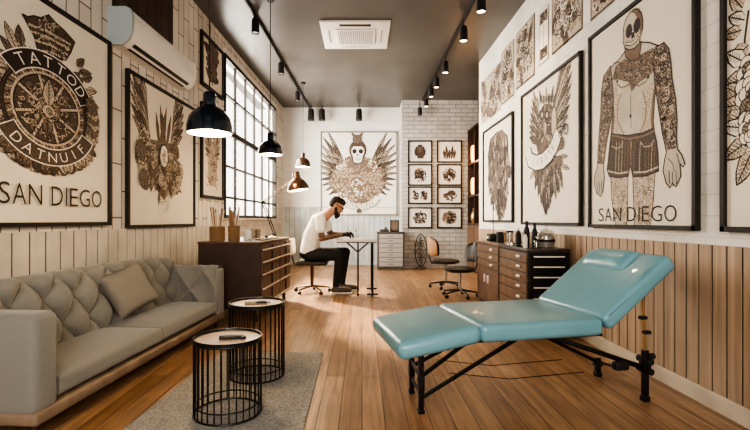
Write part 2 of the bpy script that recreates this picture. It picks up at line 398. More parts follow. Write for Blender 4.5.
    def rose(s, x, z, r, fill=TAN, ow=None):
        ow = ow or r*.05; oc = s.oc; s.disc(x, z, r*1.02, oc)
        a0 = s.r.random()*6
        for R, n, pr in ((.66, 7, .38), (.42, 5, .34), (.2, 3, .26)):
            for k in range(n):
                a = a0+2*PI*k/n; px, pz = x+math.cos(a)*r*R, z+math.sin(a)*r*R
                s.disc(px, pz, r*pr+ow, oc, 10); s.disc(px, pz, r*pr-ow*.2, fill if s.r.random() < .75 else MID, 10)
            a0 += .5
        s.disc(x, z, r*.16, oc, 8)
        s.stroke([(x+r*.11*math.cos(t)*t/5, z+r*.11*math.sin(t)*t/5) for t in [i*.8 for i in range(8)]], ow, TAN)
    def spiral(s, x, z, r, w, m, turns=1.5, up=True):
        a0 = s.r.random()*6; d = s.r.choice((1, -1))
        s.stroke([(x+r*(1-k/13)*math.cos(a0+d*turns*2*PI*k/12), z+r*(1-k/13)*math.sin(a0+d*turns*2*PI*k/12)) for k in range(13)], w, m, w*.5, up)
    def scribble(s, P, n, size, w, mats=(INK, TAN, INK)):
        xs = [p[0] for p in P]; zs = [p[1] for p in P]; k = 0; tries = 0
        while k < n and tries < n*12:
            tries += 1
            x = s.r.uniform(min(xs), max(xs)); z = s.r.uniform(min(zs), max(zs))
            if not inpoly(x, z, P): continue
            t = s.r.random(); sz = size*s.r.uniform(.6, 1.4)
            if not (inpoly(x+sz*.5, z, P) and inpoly(x-sz*.5, z, P) and inpoly(x, z+sz*.5, P) and inpoly(x, z-sz*.5, P)):
                sz *= .35
                if not (inpoly(x+sz*.5, z, P) and inpoly(x-sz*.5, z, P)): continue
            k += 1; m = s.r.choice(mats)
            if k % 8 == 0: s.up()
            if t < .5: s.spiral(x, z, sz*.5, w, m, s.r.uniform(.5, 1.4), up=False)
            else:
                a = s.r.random()*6.3; b = s.r.uniform(-1.5, 1.5)
                s.stroke([(x+sz*(j/5-.5)*math.cos(a+b*j/5), z+sz*(j/5-.5)*math.sin(a+b*j/5)) for j in range(6)], w*1.2, m, w*.3, up=False)
    def outline(s, P, w, m=INK): s.stroke(list(P)+[P[0], P[1]], w, m)
    def letter(s, ch, x, z, h, m, rot=0, sx=1, fit=None):
        vs, fs = glyph(ch)
        if not fs: return
        x0 = min(v[0] for v in vs); x1 = max(v[0] for v in vs); z0 = min(v[1] for v in vs); z1 = max(v[1] for v in vs)
        k = h/(z1-z0); kx = k*sx if fit is None else fit/(x1-x0); c, q = math.cos(rot), math.sin(rot); s.up(); s.up()
        T = [((v[0]-(x0+x1)/2)*kx, (v[1]-(z0+z1)/2)*k) for v in vs]; T = [(x+c*a-q*b, z+q*a+c*b) for a, b in T]
        for f in fs: s.poly([T[i] for i in f], m, up=False)
    def text(s, txt, x0, x1, zc, h, m):
        adv = [.36 if c == ' ' else (.30 if c == 'I' else {'A': .72, 'N': .78, 'D': .76, 'G': .80, 'O': .84, 'S': .58, 'E': .60}.get(c, .7)) for c in txt]
        tot = sum(adv); x = x0
        for c, a in zip(txt, adv):
            w = a/tot*(x1-x0)
            if c != ' ': s.letter(c, x+w/2, zc, h, m, fit=(w*.84 if c != 'I' else w*.28))
            x += w
    def arctext(s, txt, cx, cz, R, a0, a1, h, m, inward=False, sx=1):
        n = len(txt)
        for i, c in enumerate(txt):
            a = a0+(a1-a0)*(i+.5)/n
            s.letter(c, cx+R*math.cos(a), cz+R*math.sin(a), h, m, rot=(a-PI/2 if not inward else a+PI/2), sx=sx)
    def band(s, cx, cz, R, w, a0, a1, m, n=24):
        s.stroke([(cx+R*math.cos(a0+(a1-a0)*k/n), cz+R*math.sin(a0+(a1-a0)*k/n)) for k in range(n+1)], w, m)
    def skull(s, x, z, r, hair=False):
        s.disc(x, z+r*.18, r*1.04, INK, 18, sx=.86); s.poly([(x-r*.62, z-.2*r), (x+.62*r, z-.2*r), (x+.5*r, z-1.05*r), (x+.2*r, z-1.25*r), (x-.2*r, z-1.25*r), (x-.5*r, z-1.05*r)], INK)
        s.disc(x, z+r*.18, r*.93, WHT if not hair else MID, 18, sx=.84)
        s.poly([(x-r*.55, z-.1*r), (x+.55*r, z-.1*r), (x+.42*r, z-1.0*r), (x+.18*r, z-1.16*r), (x-.18*r, z-1.16*r), (x-.42*r, z-1.0*r)], WHT)
        if hair:
            s.disc(x, z+r*.02, r*.72, WHT, 16, sx=.9)
            s.poly([(x-.85*r, z+.35*r), (x-.6*r, z+.95*r), (x, z+1.2*r), (x+.6*r, z+.95*r), (x+.85*r, z+.35*r), (x+.4*r, z+.55*r), (x-.4*r, z+.55*r)], DEN)
        for sg in (1, -1): s.disc(x+sg*r*.33, z+r*.05, r*.25, INK, 12, sx=.95)
        s.poly([(x, z-.12*r), (x+.13*r, z-.42*r), (x-.13*r, z-.42*r)], INK)
        s.poly([(x-.34*r, z-.62*r), (x+.34*r, z-.62*r), (x+.26*r, z-.86*r), (x-.26*r, z-.86*r)], INK)
        s.up()
        for k in range(-2, 3): s.poly([(x+k*.12*r-.045*r, z-.64*r), (x+k*.12*r+.045*r, z-.64*r), (x+k*.12*r+.045*r, z-.83*r), (x+k*.12*r-.045*r, z-.83*r)], WHT, up=False)
    def wing(s, x, z, sg, L, W, n=9, a0=1.35, a1=.1, fill=TAN, ow=.006, rows=2, spread=.35):
        for row in range(rows):
            k = 1-.38*row
            for i in range(n):
                t = i/(n-1); a = a0+(a1-a0)*t; ln = L*k*(1-.45*t)
                aa = a if sg > 0 else PI-a
                bx = x+sg*L*spread*(1-t)*.35; bz = z+L*spread*(1-t)*.55-L*.12*t
                s.feather(bx, bz, aa, ln, W, fill if (i+row) % 3 else MID, ow)
    def finish(s, name, label, framem=None, fw=.03, depth=.035, paper='paper', group=None, cat='framed print', out=0.002):
        loc = wpos(s.w, s.cs, s.cz, out)
        root = thing(name, label, cat, loc, s.w.r, group)
        hw, hh = s.hw, s.hh
        d0 = depth*.45 if framem else .004
        me = bpy.data.meshes.new('print'); V = [(-hw, 0, -hh), (hw, 0, -hh), (hw, 0, hh), (-hw, 0, hh)]+[(v[0], v[1], v[2]) for v in s.V]
        V = [(v[0], v[1]-d0, v[2]) for v in V]
        Fs = [(0, 1, 2, 3)]+[tuple(i+4 for i in f[0]) for f in s.Fc]
        me.from_pydata(V, [], Fs)
        for k in PAL: me.materials.append(M[paper if k == 'paper' else k])
        for p, mi in zip(me.polygons, [0]+[f[1] for f in s.Fc]): p.material_index = mi
        me.update()
        o = bpy.data.objects.new('print', me); C.objects.link(o); o.parent = root
        mb = MB(); mb.b2(-hw, hw, -d0+.0008, 0, -hh, hh)
        mb.build('backing_board', M['frame_grey' if framem is None else 'frame'], parent=root, smooth=False)
        if framem:
            mb = MB()
            mb.b2(-hw-fw*.6, hw+fw*.6, -depth, 0, hh-fw*.3, hh+fw*.7); mb.b2(-hw-fw*.6, hw+fw*.6, -depth, 0, -hh-fw*.7, -hh+fw*.3)
            mb.b2(-hw-fw*.7, -hw+fw*.3, -depth, 0, -hh-fw*.6, hh+fw*.6); mb.b2(hw-fw*.3, hw+fw*.7, -depth, 0, -hh-fw*.6, hh+fw*.6)
            mb.build('frame', framem, parent=root, smooth=False)
        return root

# ---- P1: crest print with SAN DIEGO, left wall
A = Art(WL, 2.36, WL.s(106), 1.075, 2.60, 3)
cx, cz = A.P(46, 110); R = .300; A.k = 1.33; A.ax = cx
def cP(*p): q = A.P(*p); return (cx+(q[0]-cx)/A.k, q[1])
for k in range(46):   # foliage and flames round the wheel
    a = 2*PI*k/46; A.leaf(cx+math.cos(a)*R*.85, cz+math.sin(a)*R*.9, a+A.r.uniform(-.5, .5), .15*A.r.uniform(.7, 1.25), .075, A.r.choice((MID, TAN, MID)))
A.disc(cx, cz, R*1.04, INK, 40); A.disc(cx, cz, R*1.0, MID, 40)
A.ring(cx, cz, R*.97, .014, INK); A.ring(cx, cz, R*.80, .016, TAN); A.ring(cx, cz, R*.76, .012, INK)
A.disc(cx, cz, R*.74, DEN, 36)
A.scribble([(cx+R*.72*math.cos(t*.4), cz+R*.72*math.sin(t*.4)) for t in range(16)], 110, .07, .008, (TAN, INK, MID))
for k in range(44):
    a = 2*PI*k/44; A.stroke([(cx+R*.83*math.cos(a), cz+R*.83*math.sin(a)), (cx+R*.94*math.cos(a+.04), cz+R*.94*math.sin(a+.04))], .010, INK if k % 2 else TAN)
for k in range(8):
    a = 2*PI*k/8+.3; A.stroke([(cx+R*.2*math.cos(a), cz+R*.2*math.sin(a)), (cx+R*.76*math.cos(a), cz+R*.76*math.sin(a))], .034, INK)
    A.stroke([(cx+R*.2*math.cos(a), cz+R*.2*math.sin(a)), (cx+R*.76*math.cos(a), cz+R*.76*math.sin(a))], .018, TAN)
A.disc(cx, cz, R*.30, INK, 24); A.disc(cx, cz, R*.27, MID, 24); A.disc(cx, cz-.01, R*.17, INK, 20); A.disc(cx, cz-.01, R*.145, TAN, 20); A.spiral(cx, cz-.01, R*.09, .008, INK, 2)
A.scribble([(cx+R*.7*math.cos(t*.4), cz+R*.7*math.sin(t*.4)) for t in range(16)], 90, .05, .007, (TAN, INK, TAN))
A.leaf(cx, cz+R*.1, PI/2, R*.62, .085, TAN, .007)
A.leaf(cx-.01, cz-R*.22, -PI/2, R*.4, .07, MID, .007)
# crown
cr = (lambda L: [cP(*p) for p in L])([(19,14), (25,17), (31,16), (38,18), (46,15), (53,23), (62,31), (72,42), (68,52), (63,60), (50,58), (36,55), (31,36)])
A.poly(cr, DEN); A.outline(cr, .012)
for (p, q) in (((25,24),(68,45)), ((28,31),(67,50)), ((31,40),(65,55)), ((34,50),(63,59))): A.stroke((lambda L: [cP(*p) for p in L])([p, ((p[0]+q[0])/2, (p[1]+q[1])/2-2), q]), .016, TAN)
A.scribble(cr, 70, .05, .007, (TAN, INK))
# wings of leaves beside the banner
for (x, y, a, l) in ((14,58,2.4,.17),(10,62,2.9,.2),(13,50,2.0,.2),(18,46,1.7,.16),(74,66,.9,.13),(76,72,.3,.15),(80,80,.6,.13),(4,66,3.0,.18),(84,90,.2,.12),(86,104,0,.12)):
    A.leaf(*cP(x, y), a, l*.8, .055, A.r.choice((TAN, MID)))
A.band(cx, cz, R*1.10, .125, 2.50, .42, WHT); A.band(cx, cz, R*1.10, .110, 2.48, .44, INK)
A.arctext('TATTOD', cx, cz, R*1.10, 2.32, .58, .075, WHT, sx=1.0)
for k in range(10): A.rose(cx+math.cos(4.0+.16*k)*R*1.36, cz+math.sin(4.0+.16*k)*R*1.34, .055, A.r.choice((MID, TAN)))
for k in range(9): A.rose(cx+math.cos(-.45+.11*k)*R*1.22, cz+math.sin(-.45+.11*k)*R*1.22, .05, A.r.choice((MID, TAN)))
for k in range(13): A.leaf(cx+math.cos(3.9+.15*k)*R*1.22, cz+math.sin(3.9+.15*k)*R*1.22, 3.9+.15*k+A.r.uniform(-.4, .4), .09, .06, A.r.choice((MID, DEN, TAN)))
A.band(cx, cz, R*1.10, .120, 3.66, 5.86, WHT); A.band(cx, cz, R*1.10, .106, 3.68, 5.84, DEN)
A.arctext('DATNUIF', cx, cz, R*1.10, 3.84, 5.68, .066, WHT, inward=True, sx=1.0)
A.k = 1
A.text('SAN DIEGO', 2.70-A.cs, WL.s(98.5)-A.cs, wz(WL, 50, 196)-A.cz, .135, INK)
A.finish('framed_poster', 'large black framed crowned wheel crest with SAN DIEGO below it, above the sofa', M['frame'])

# ---- P2: winged flower print, left wall
A = Art(WL, WL.s(126), WL.s(192), 1.045, 2.47, 5)
g = A.P(160, 158)
A.wing(A.P(150, 140)[0], A.P(150, 138)[1], -1, .80, .085, 8, 1.38, .6, TAN, .012)
A.wing(A.P(168, 140)[0], A.P(168, 140)[1], 1, .66, .08, 8, 1.30, .5, TAN, .012)
for i in range(8):
    A.feather(g[0]+A.r.uniform(-.08, .12), g[1]+.1, PI/2+A.r.uniform(-.35, .35), A.r.uniform(.35, .5), .06, A.r.choice((MID, SEP)))
tail = [(g[0]-.42, g[1]+.1), (g[0]+.42, g[1]+.1), (g[0]+.36, g[1]-.28), (g[0]+.06, g[1]-.62), (g[0]-.06, g[1]-.5), (g[0]-.33, g[1]-.28)]
A.poly([(g[0]-.35, g[1]+.15), (g[0]+.35, g[1]+.2), (g[0]+.33, g[1]-.22), (g[0]+.05, g[1]-.45), (g[0]-.30, g[1]-.22)], MID)
for k in range(40):
    a = -PI/2+A.r.uniform(-1.1, 1.1); A.leaf(g[0]+A.r.uniform(-.28, .28), g[1]-.08+A.r.uniform(-.2, .1), a, A.r.uniform(.12, .26), .05, A.r.choice((MID, TAN, SEP)), .004)
for k in range(26): A.rose(g[0]+A.r.uniform(-.46, .42), g[1]+A.r.uniform(-.28, .16), A.r.uniform(.07, .12), A.r.choice((TAN, TAN, MID)))
A.disc(g[0]+.02, g[1]+.02, .13, INK, 18, sx=.75); A.disc(g[0]+.02, g[1]+.02, .115, WHT, 18, sx=.72); A.stroke([(g[0]+.02, g[1]+.08), (g[0]+.02, g[1]-.05)], .02, SEP); A.stroke([(g[0]-.02, g[1]+.03), (g[0]+.06, g[1]+.03)], .015, SEP)
A.scribble(tail, 190, .07, .007, (SEP, MID, INK, TAN))
A.finish('framed_poster', 'black framed print of a winged bouquet of sepia roses, under the wall air conditioner', M['frame'])

def dark_print(A, style):
    hw, hh = A.hw, A.hh; r = A.r
    if style == 'plant':
        A.stroke([(0, -hh*.8), (hw*.1, 0), (0, hh*.75)], .03, INK)
        for k in range(26):
            z = -hh*.65+k*hh*1.35/25; A.leaf(r.uniform(-.05, .05), z, (.5 if k % 2 else 2.6)+r.uniform(-.5, .5), hw*r.uniform(.4, .75), hw*.3, r.choice((MID, SEP, DEN)), .008)
        for k in range(4): A.rose(r.uniform(-.3, .3)*hw, r.uniform(-.2, .6)*hh, hw*.28, MID)
    elif style == 'figure':
        A.poly([(-hw*.35, -hh*.75), (hw*.35, -hh*.75), (hw*.5, -hh*.1), (hw*.3, hh*.4), (0, hh*.55), (-hw*.3, hh*.4), (-hw*.5, -hh*.1)], TAN)
        A.skull(0, hh*.52, hw*.34)
        for sg in (1, -1): A.wing(sg*hw*.2, 0, sg, hw*.8, .05, 5, 1.2, 0, TAN, .006, 1)
        A.scribble([(-hw*.6, -hh*.8), (hw*.6, -hh*.8), (hw*.5, hh*.4), (-hw*.5, hh*.4)], 90, hw*.3, .012, (INK, SEP, TAN))
    elif style == 'dense':
        A.poly([(-hw*.97, -hh*.97), (hw*.97, -hh*.97), (hw*.97, hh*.97), (-hw*.97, hh*.97)], TAN)
        for k in range(12): A.leaf(r.uniform(-.6, .6)*hw, r.uniform(-.7, .6)*hh, r.uniform(0, 6.3), hw*r.uniform(.5, .9), hw*.34, r.choice((MID, DEN, TAN, SEP)), .008)
        for k in range(5): A.rose(r.uniform(-.6, .6)*hw, r.uniform(-.7, .7)*hh, hw*r.uniform(.2, .38), r.choice((MID, TAN)))
        A.scribble([(-hw*.9, -hh*.9), (hw*.9, -hh*.9), (hw*.9, hh*.9), (-hw*.9, hh*.9)], 120, hw*.35, .013, (INK, INK, SEP, WHT))

A = Art(WL, WL.s(200.5), WL.s(221), 2.90, 3.55, 11); dark_print(A, 'plant')
A.finish('framed_picture', 'narrow black framed print of a dark plant, high up beside the window', M['frame'], fw=.045)
A = Art(WL, WL.s(200.5), WL.s(221), 1.42, 2.62, 12); dark_print(A, 'figure')
A.finish('framed_picture', 'tall narrow framed line drawing of a figure, between winged bouquet and window', M['frame'], fw=.04)

# ---- back wall: winged skull over roses
A = Art(WB, WB.s(321.5), WB.s(396.5), 1.235, 3.24, 21)
g = A.P(357.7, 178)
for sg in (1, -1):
    for row, (n, L, W) in enumerate(((11, .95, .075), (9, .62, .075), (7, .36, .07))):
        for i in range(n):
            t = i/(n-1); a = 1.12-1.75*t; bx = g[0]+sg*(.24+.08*(1-t)); bz = g[1]+.30-.38*t+.1*row*0
            A.feather(bx, bz, a if sg > 0 else PI-a, L*(1-.38*t), W, (TAN, MID, TAN)[(i+row) % 3], .018)
for k in range(22):
    a = 2*PI*k/22; A.leaf(g[0]+.5*math.cos(a), g[1]-.05+.38*math.sin(a), a, .22, .10, A.r.choice((MID, TAN)), .009)
A.disc(g[0], g[1]-.05, .56, MID, 30, sx=1.05); A.oc = SEP
for R0, n in ((.46, 12), (.28, 8), (.1, 3)):
    for k in range(n):
        a = 2*PI*k/n+R0*3; A.rose(g[0]+R0*1.08*math.cos(a), g[1]-.04+R0*math.sin(a)*.95, .15, A.r.choice((TAN, TAN, TAN, WHT)), .016)
A.poly([(g[0]-.26, g[1]+.38), (g[0]-.12, g[1]+.52), (g[0]+.12, g[1]+.52), (g[0]+.26, g[1]+.38), (g[0]+.1, g[1]+.2), (g[0]-.1, g[1]+.2)], MID)
A.scribble([(g[0]+.56*math.cos(t*.4), g[1]-.05+.5*math.sin(t*.4)) for t in range(16)], 34, .12, .012, (SEP, TAN))
A.oc = INK; k = A.P(357.7, 152); A.skull(k[0], k[1], .235, hair=True)
c = A.P(357, 139.5); A.rose(c[0], c[1], .11, MID)
A.leaf(c[0]-.05, c[1]+.05, 2.2, .14, .06, MID); A.leaf(c[0]+.05, c[1]+.05, .9, .14, .06, MID)
rb = [A.P(*p) for p in ((343,199), (349,204.5), (357,207), (366,206), (374,202), (378,197))]
A.stroke(rb, .17, INK); A.stroke(rb, .145, WHT)
tp = [A.P(*p) for p in ((347,203), (350.5,204.8), (354,206), (357.5,206.5), (361.3,206.4), (365,205.8), (368.5,204.6), (372,202.6))]
for i, ch in enumerate('ATMATUOV'): A.letter(ch, *tp[i], .095, INK, rot=(-.5, -.3, -.2, -.05, .05, .2, .3, .45)[i])
for j in range(3): A.leaf(*A.P(359, 208), -PI/2+.4*(j-1), .14, .05, MID)
A.finish('framed_poster', 'square framed winged skull over roses, on the pale back wall behind the man', M['frame_grey'], paper='paper2')

# ---- eight small frames on the brick
rows = [(140.8, 162.5), (164.5, 185.5), (186.8, 203.8), (207.5, 228)]
desc = [['a crowned dark figure', 'a pointed cluster of towers'], ['a round knot of blossoms', 'three looped birds'],
        ['square scroll blocks', 'a small winged heart'], ['a coiled round wreath', 'a dense dotted oval']]
rown = ['top row', 'second row', 'third row', 'bottom row']
for i, (y0, y1) in enumerate(rows):
    for j, (x0, x1) in enumerate(((408.8, 431.2), (437.8, 460.8))):
        z1, z0 = wz(WK, x0, y0+.7), wz(WK, x0, y1-.7)
        A = Art(WK, WK.s(x0), WK.s(x1), z0, z1, 40+i*2+j); r = A.r; hw, hh = A.hw, A.hh
        if (i, j) == (0, 0):
            A.poly([(-.06, -.16), (.08, -.16), (.10, .05), (.04, .16), (-.04, .16), (-.09, .05)], DEN); A.rose(0, .05, .07, MID)
            for sg in (1, -1): A.wing(sg*.03, -.06, sg, .16, .03, 5, 1.3, 0, MID, .008, 1)
        elif (i, j) == (0, 1):
            for k in range(5): A.feather(-.1+.05*k, -.16, PI/2+(k-2)*-.08, .2+.1*(k % 2), .05, MID, .01)
            A.scribble([(-.15, -.17), (.15, -.17), (.1, -.02), (-.1, -.02)], 24, .07, .014, (INK, SEP))
        else:
            sq = [(-hw*.62, -hh*.68), (hw*.62, -hh*.68), (hw*.62, hh*.68), (-hw*.62, hh*.68)]
            if i in (2,) and j == 0:
                A.scribble([(-hw*.68, -hh*.6), (-hw*.08, -hh*.6), (-hw*.08, hh*.6), (-hw*.68, hh*.6)], 45, .07, .022, (INK, INK, SEP)); A.scribble([(hw*.05, -hh*.6), (hw*.68, -hh*.6), (hw*.68, hh*.6), (hw*.05, hh*.6)], 45, .07, .022, (INK, INK, SEP))
            else:
                e = [(hw*.66*math.cos(t*.52), hh*.7*math.sin(t*.52)) for t in range(12)]
                if j == 1 and i in (1, 2):
                    for q in range(3): A.rose(-.09+.09*q, r.uniform(-.04, .06), .05, MID)
                if (i, j) == (3, 1): A.poly(e, TAN)
                if (i, j) == (1, 0): A.rose(0, 0, .07, MID)
                A.scribble(e, 75 if (i, j) != (2, 1) else 36, .075, .022, (INK, INK, SEP))
        A.finish('small_framed_print', 'small framed drawing of %s, %s column, %s, on white brick' % (desc[i][j], ('left', 'right')[j], rown[i]), M['frame'], fw=.03, depth=.03, paper='paper2', group='small framed prints on the brick wall')

# ---- right wall
A = Art(WR, WR.s(485), WR.s(514), 1.09, 2.545, 61)
g = A.P(500, 180); col = A.PP([(491,140), (497,133), (503,130), (509,136), (510,160), (509,190), (505,205), (501,214), (496,203), (491,190), (489,165)])
A.poly(col, MID); A.outline(col, .012)
fs = []
while len(fs) < 150:
    x, z = A.r.uniform(-.5, .5)+g[0], A.r.uniform(-.75, .75)+g[1]
    if inpoly(x, z, col): fs.append((z, x))
fs.sort()
for z, x in fs: A.feather(x, z, -PI/2+A.r.uniform(-.3, .3)+(x-g[0])*.8, A.r.uniform(.14, .24), .07, A.r.choice((MID, TAN, MID, TAN, DEN)), .016, False)
for k in range(5): A.rose(g[0]-.2+A.r.uniform(0, .4), g[1]+.36-.13*k, .085, MID)
A.finish('framed_poster', 'black framed print of a shaggy column of feathers, farthest on the right wall', M['frame'])

A = Art(WR, WR.s(524), WR.s(582.5), 1.065, 2.65, 62)
g = A.P(549, 145)
# tail of feathers coming down to a point
tl = A.PP([(534,160), (564,155), (562,175), (556,192), (546,213), (541,192), (535,175)])
A.poly(tl, MID)
for k in range(60):
    t = k/60; x = A.r.uniform(-1, 1)*(1-t)*.34; A.feather(A.P(548, 165)[0]+x*1.0, A.P(548, 160)[1]-.05-t*.30, -PI/2+x*1.3, A.r.uniform(.18, .28), .06, A.r.choice((MID, MID, TAN, DEN)), .012)
A.feather(*A.P(547, 190), -PI/2+.0, .26, .07, DEN)
for px, py, a in ((566,160,-.1), (568,168,-.3), (565,176,-.9), (530,160,3.3), (531,170,3.8)): A.feather(*A.P(px-6 if px > 549 else px+6, py-3), a, .22, .045, TAN)
# wings
for i in range(10):
    t = i/9; p = A.P(555-3*t, 112+30*t); A.feather(p[0], p[1], 1.12-.85*t, .80*(1-.50*t), .085, (TAN, MID, TAN)[i % 3], .015)
for i in range(8):
    t = i/7; p = A.P(543-2*t, 128+16*t); A.feather(p[0], p[1], PI-1.12+.7*t, .54*(1-.4*t), .07, (TAN, MID)[i % 2], .013)
bd = A.PP([(541,112), (546,104), (553,104), (559,112), (560,135), (557,160), (541,160), (537,140)])
A.poly(bd, DEN); A.scribble(bd, 110, .08, .010, (TAN, INK, TAN))
A.disc(*A.P(556, 122), .17, INK, 18, sx=.42); A.disc(*A.P(556, 122), .155, TAN, 18, sx=.38)
for sg in (0, 1): A.disc(*A.P(544+sg*5, 115), .055, INK); A.disc(*A.P(544+sg*5, 115), .03, TAN)
A.leaf(*A.P(547, 122), -PI/2, .17, .08, TAN); A.leaf(*A.P(547, 138), -PI/2, .14, .07, SEP)
for k in range(7): A.leaf(*A.P(541+2.4*k, 106-(k % 2)*2), PI/2+.5-.16*k, .14+.05*(k % 2), .045, A.r.choice((MID, TAN)))
for k in range(5): A.spiral(*A.P(543+3*k, 98+(k % 2)*2), .04, .012, INK)
for k in range(6): A.rose(*A.P(534+A.r.uniform(0, 30), 150+A.r.uniform(-8, 14)), .065, MID)
rb = A.PP([(530,152), (532,160), (538,163), (545,161), (552,154), (557,145), (561,133)])
A.stroke(rb, .20, INK); A.stroke(rb, .165, WHT)
tp = A.PP([(536,162), (540,162.5), (544,160.5), (548,157), (552,152), (555,146.5)])
for i, ch in enumerate('LVRITE'): A.letter(ch, *tp[i], .085, SEP, rot=(-.1, .1, .4, .7, .85, .95)[i])
A.spiral(*A.P(568, 130), .07, .018, INK); A.spiral(*A.P(563, 136), .05, .015, INK)
A.finish('framed_poster', 'tall black framed print of a winged totem crossed by a ribbon, right wall', M['frame'])

# skull-headed tattooed man
A = Art(WR, WR.s(593), WR.s(698.5), 1.055, 2.70, 63)
P = A.PP
legL = P([(612.7,172), (614,200), (617.8,227), (629,227), (630,200), (630.5,172)])
legR = P([(635,172), (636,200), (636.8,227), (653,227), (656,200), (658,168)])
armL = P([(613,66), (606,76), (603.6,92), (603,112), (601.5,130), (600.3,150), (599.7,166), (597,175), (596.5,184), (599,193), (603,196.5), (605.5,190), (606.8,178), (605.5,166), (609,142), (613.8,118), (616,98)])
armR = P([(658,48), (666.8,42.5), (672,49), (674,62), (675,78), (678.8,100), (680.2,120), (679.5,136), (680.5,149), (685,155), (688.3,164), (686,167), (683,164), (684,176), (679,187), (675.5,183), (673,188), (669,183), (666,171), (667.5,160), (669.5,152), (665,132), (661,106), (657.5,82), (656,62)])
torso = P([(627,52), (620,61), (612,68), (611,80), (613.5,97), (615.5,110), (613.7,128), (612.5,142), (658.5,140), (656,122), (657.2,100), (659.5,82), (663,62), (662,46), (652,42.5), (642,42)])
shorts = P([(613.5,134), (612,145), (610.5,160), (609.3,170), (611.5,176.5), (621,177.5), (631,176), (633,166), (635.2,176.5), (648,176), (661.5,171), (661,155), (659.5,142), (656.5,128), (645,133), (630,135.5)])
for q, m in ((legL, TAN), (legR, TAN)):
    A.poly(q, m); A.scribble(q, 90, .045, .006, (SEP, WHT, SEP, MID)); A.outline(q, .010)
A.poly(torso, SKN)
chest = P([(618,66), (628,58), (640,56), (655,48), (662,52), (660,66), (652,76), (645,80), (640,84), (634,92), (631,82), (622,80), (614,80)])
# shaded flanks, midline and ribs
A.poly(P([(611,80), (613.5,97), (615.5,110), (613.7,128), (612.5,142), (621,142), (624,118), (622,96), (618,84)]), TAN)
A.poly(P([(659.5,82), (657.2,100), (656,122), (658.5,140), (646,140), (644,118), (647,98), (652,84)]), TAN)
A.poly(P([(611,80), (613.5,97), (615.5,110), (613.7,128), (612.5,142), (615,142), (617,118), (615.5,96), (613.5,80)]), SEP)
A.poly(P([(659.5,82), (657.2,100), (656,122), (658.5,140), (655.5,140), (653,118), (655,98), (658,80)]), SEP)
A.poly(chest, MID); A.scribble(chest, 190, .045, .006, (SEP, INK, TAN, INK))
for sg in (0, 1): A.stroke(P([(619+sg*17, 84-sg*2), (624+sg*17, 88-sg*2), (631+sg*17, 85-sg*3), (635+sg*17, 80-sg*6)]), .012, SEP)
A.stroke(P([(624,93), (620,105), (620,122), (626,134)]), .010, SEP); A.stroke(P([(645,91), (649,104), (648,120), (643,132)]), .010, SEP)
A.stroke(P([(633,94), (633.5,128)]), .009, SEP); A.disc(*A.P(633, 116), .014, INK); A.disc(*A.P(619.5, 81.5), .013, INK); A.disc(*A.P(651, 77), .013, INK)
A.stroke(P([(616,63), (626,62), (632,66), (640,60), (656,52)]), .010, SEP)
A.outline(torso, .011)
A.poly(shorts, DEN)
for k in range(16):
    x = 613+3*k; A.stroke(P([(x, 142), (x-.8, 158), (x-1, 172)]), .006, A.r.choice((SEP, TAN, INK)))
A.stroke(P([(613.5,135), (630,139), (645,136.5), (657,131)]), .030, INK); A.stroke(P([(613.5,135), (630,139), (645,136.5), (657,131)]), .020, SEP)
A.stroke(P([(633,138), (633.4,166)]), .016, SEP); A.stroke(P([(610,171), (621,173.5), (631,172)]), .013, TAN); A.stroke(P([(636,172.5), (648,172), (661,167)]), .013, TAN)
A.stroke(P([(614,146), (619,149), (624,146), (625,140)]), .008, TAN); A.stroke(P([(643,142), (647,147), (653,146), (657,140)]), .008, TAN)
A.outline(shorts, .011)
for q, n in ((armL, 100), (armR, 130)):
    A.poly(q, SKN)
hl = P([(599.7,168), (597,176), (596.8,184), (599,192), (603,195.5), (605,190), (606.4,178), (605,168)])
cl = P([(613,67), (606,77), (604,92), (603.4,112), (602,130), (600.8,150), (600,164), (605.3,164), (608.5,142), (613.2,118), (615.5,98)])
cr_ = P([(658,50), (666.5,43.5), (671.5,50), (673.4,62), (674.5,78), (678.2,100), (679.6,120), (679,136), (679.5,148), (670,150), (665.5,132), (661.5,106), (658,82), (656.5,62)])
A.poly(cl, MID); A.scribble(cl, 150, .045, .008, (SEP, INK, TAN, INK)); A.poly(cr_, MID); A.scribble(cr_, 230, .055, .009, (SEP, INK, TAN, INK))
A.outline(armL, .011); A.outline(armR, .011)
for x in (599.5, 601.7, 603.9): A.stroke(P([(x, 182), (x+.2, 193)]), .007, INK)
for x, y in ((672, 170), (675.5, 172), (679, 170)): A.stroke(P([(x, y), (x+.6, y+14)]), .007, INK)
A.stroke(P([(671,158), (676,164), (677,172)]), .008, SEP); A.stroke(P([(680,153), (682,162), (685,166)]), .007, INK)
neck = P([(627,46), (628,57), (634,61), (642,58), (644,44), (641,36)]); A.poly(neck, SEP); A.outline(neck, .008)
hd = P([(626,28), (628,20), (632,13), (637,9), (641,9), (644,13), (645.5,20), (645.3,29), (643,36), (642,43), (637,48.5), (631,50), (627,47), (625.6,41)])
A.poly(hd, TAN); A.poly(P([(626.3,29), (629,20), (634,13), (639,16), (637,24), (631,28)]), SKN)
A.poly(P([(634,12), (637,9.5), (641,9.5), (644,13), (645.3,20), (645,29), (643,33), (641,20), (638,14)]), SEP)
A.outline(hd, .010)
A.disc(*A.P(631.6, 31), .052, INK, 14, sx=.8); A.disc(*A.P(639.6, 25.5), .055, INK, 14, sx=.8)
A.poly(P([(634,33), (637,31.5), (637.3,37), (634,39)]), INK)
A.stroke(P([(628.5,43.5), (633,44.5), (639,40.5), (641,36)]), .028, INK); A.stroke(P([(629,43.5), (633,44.3), (638.5,40.5), (640.6,37)]), .014, WHT)
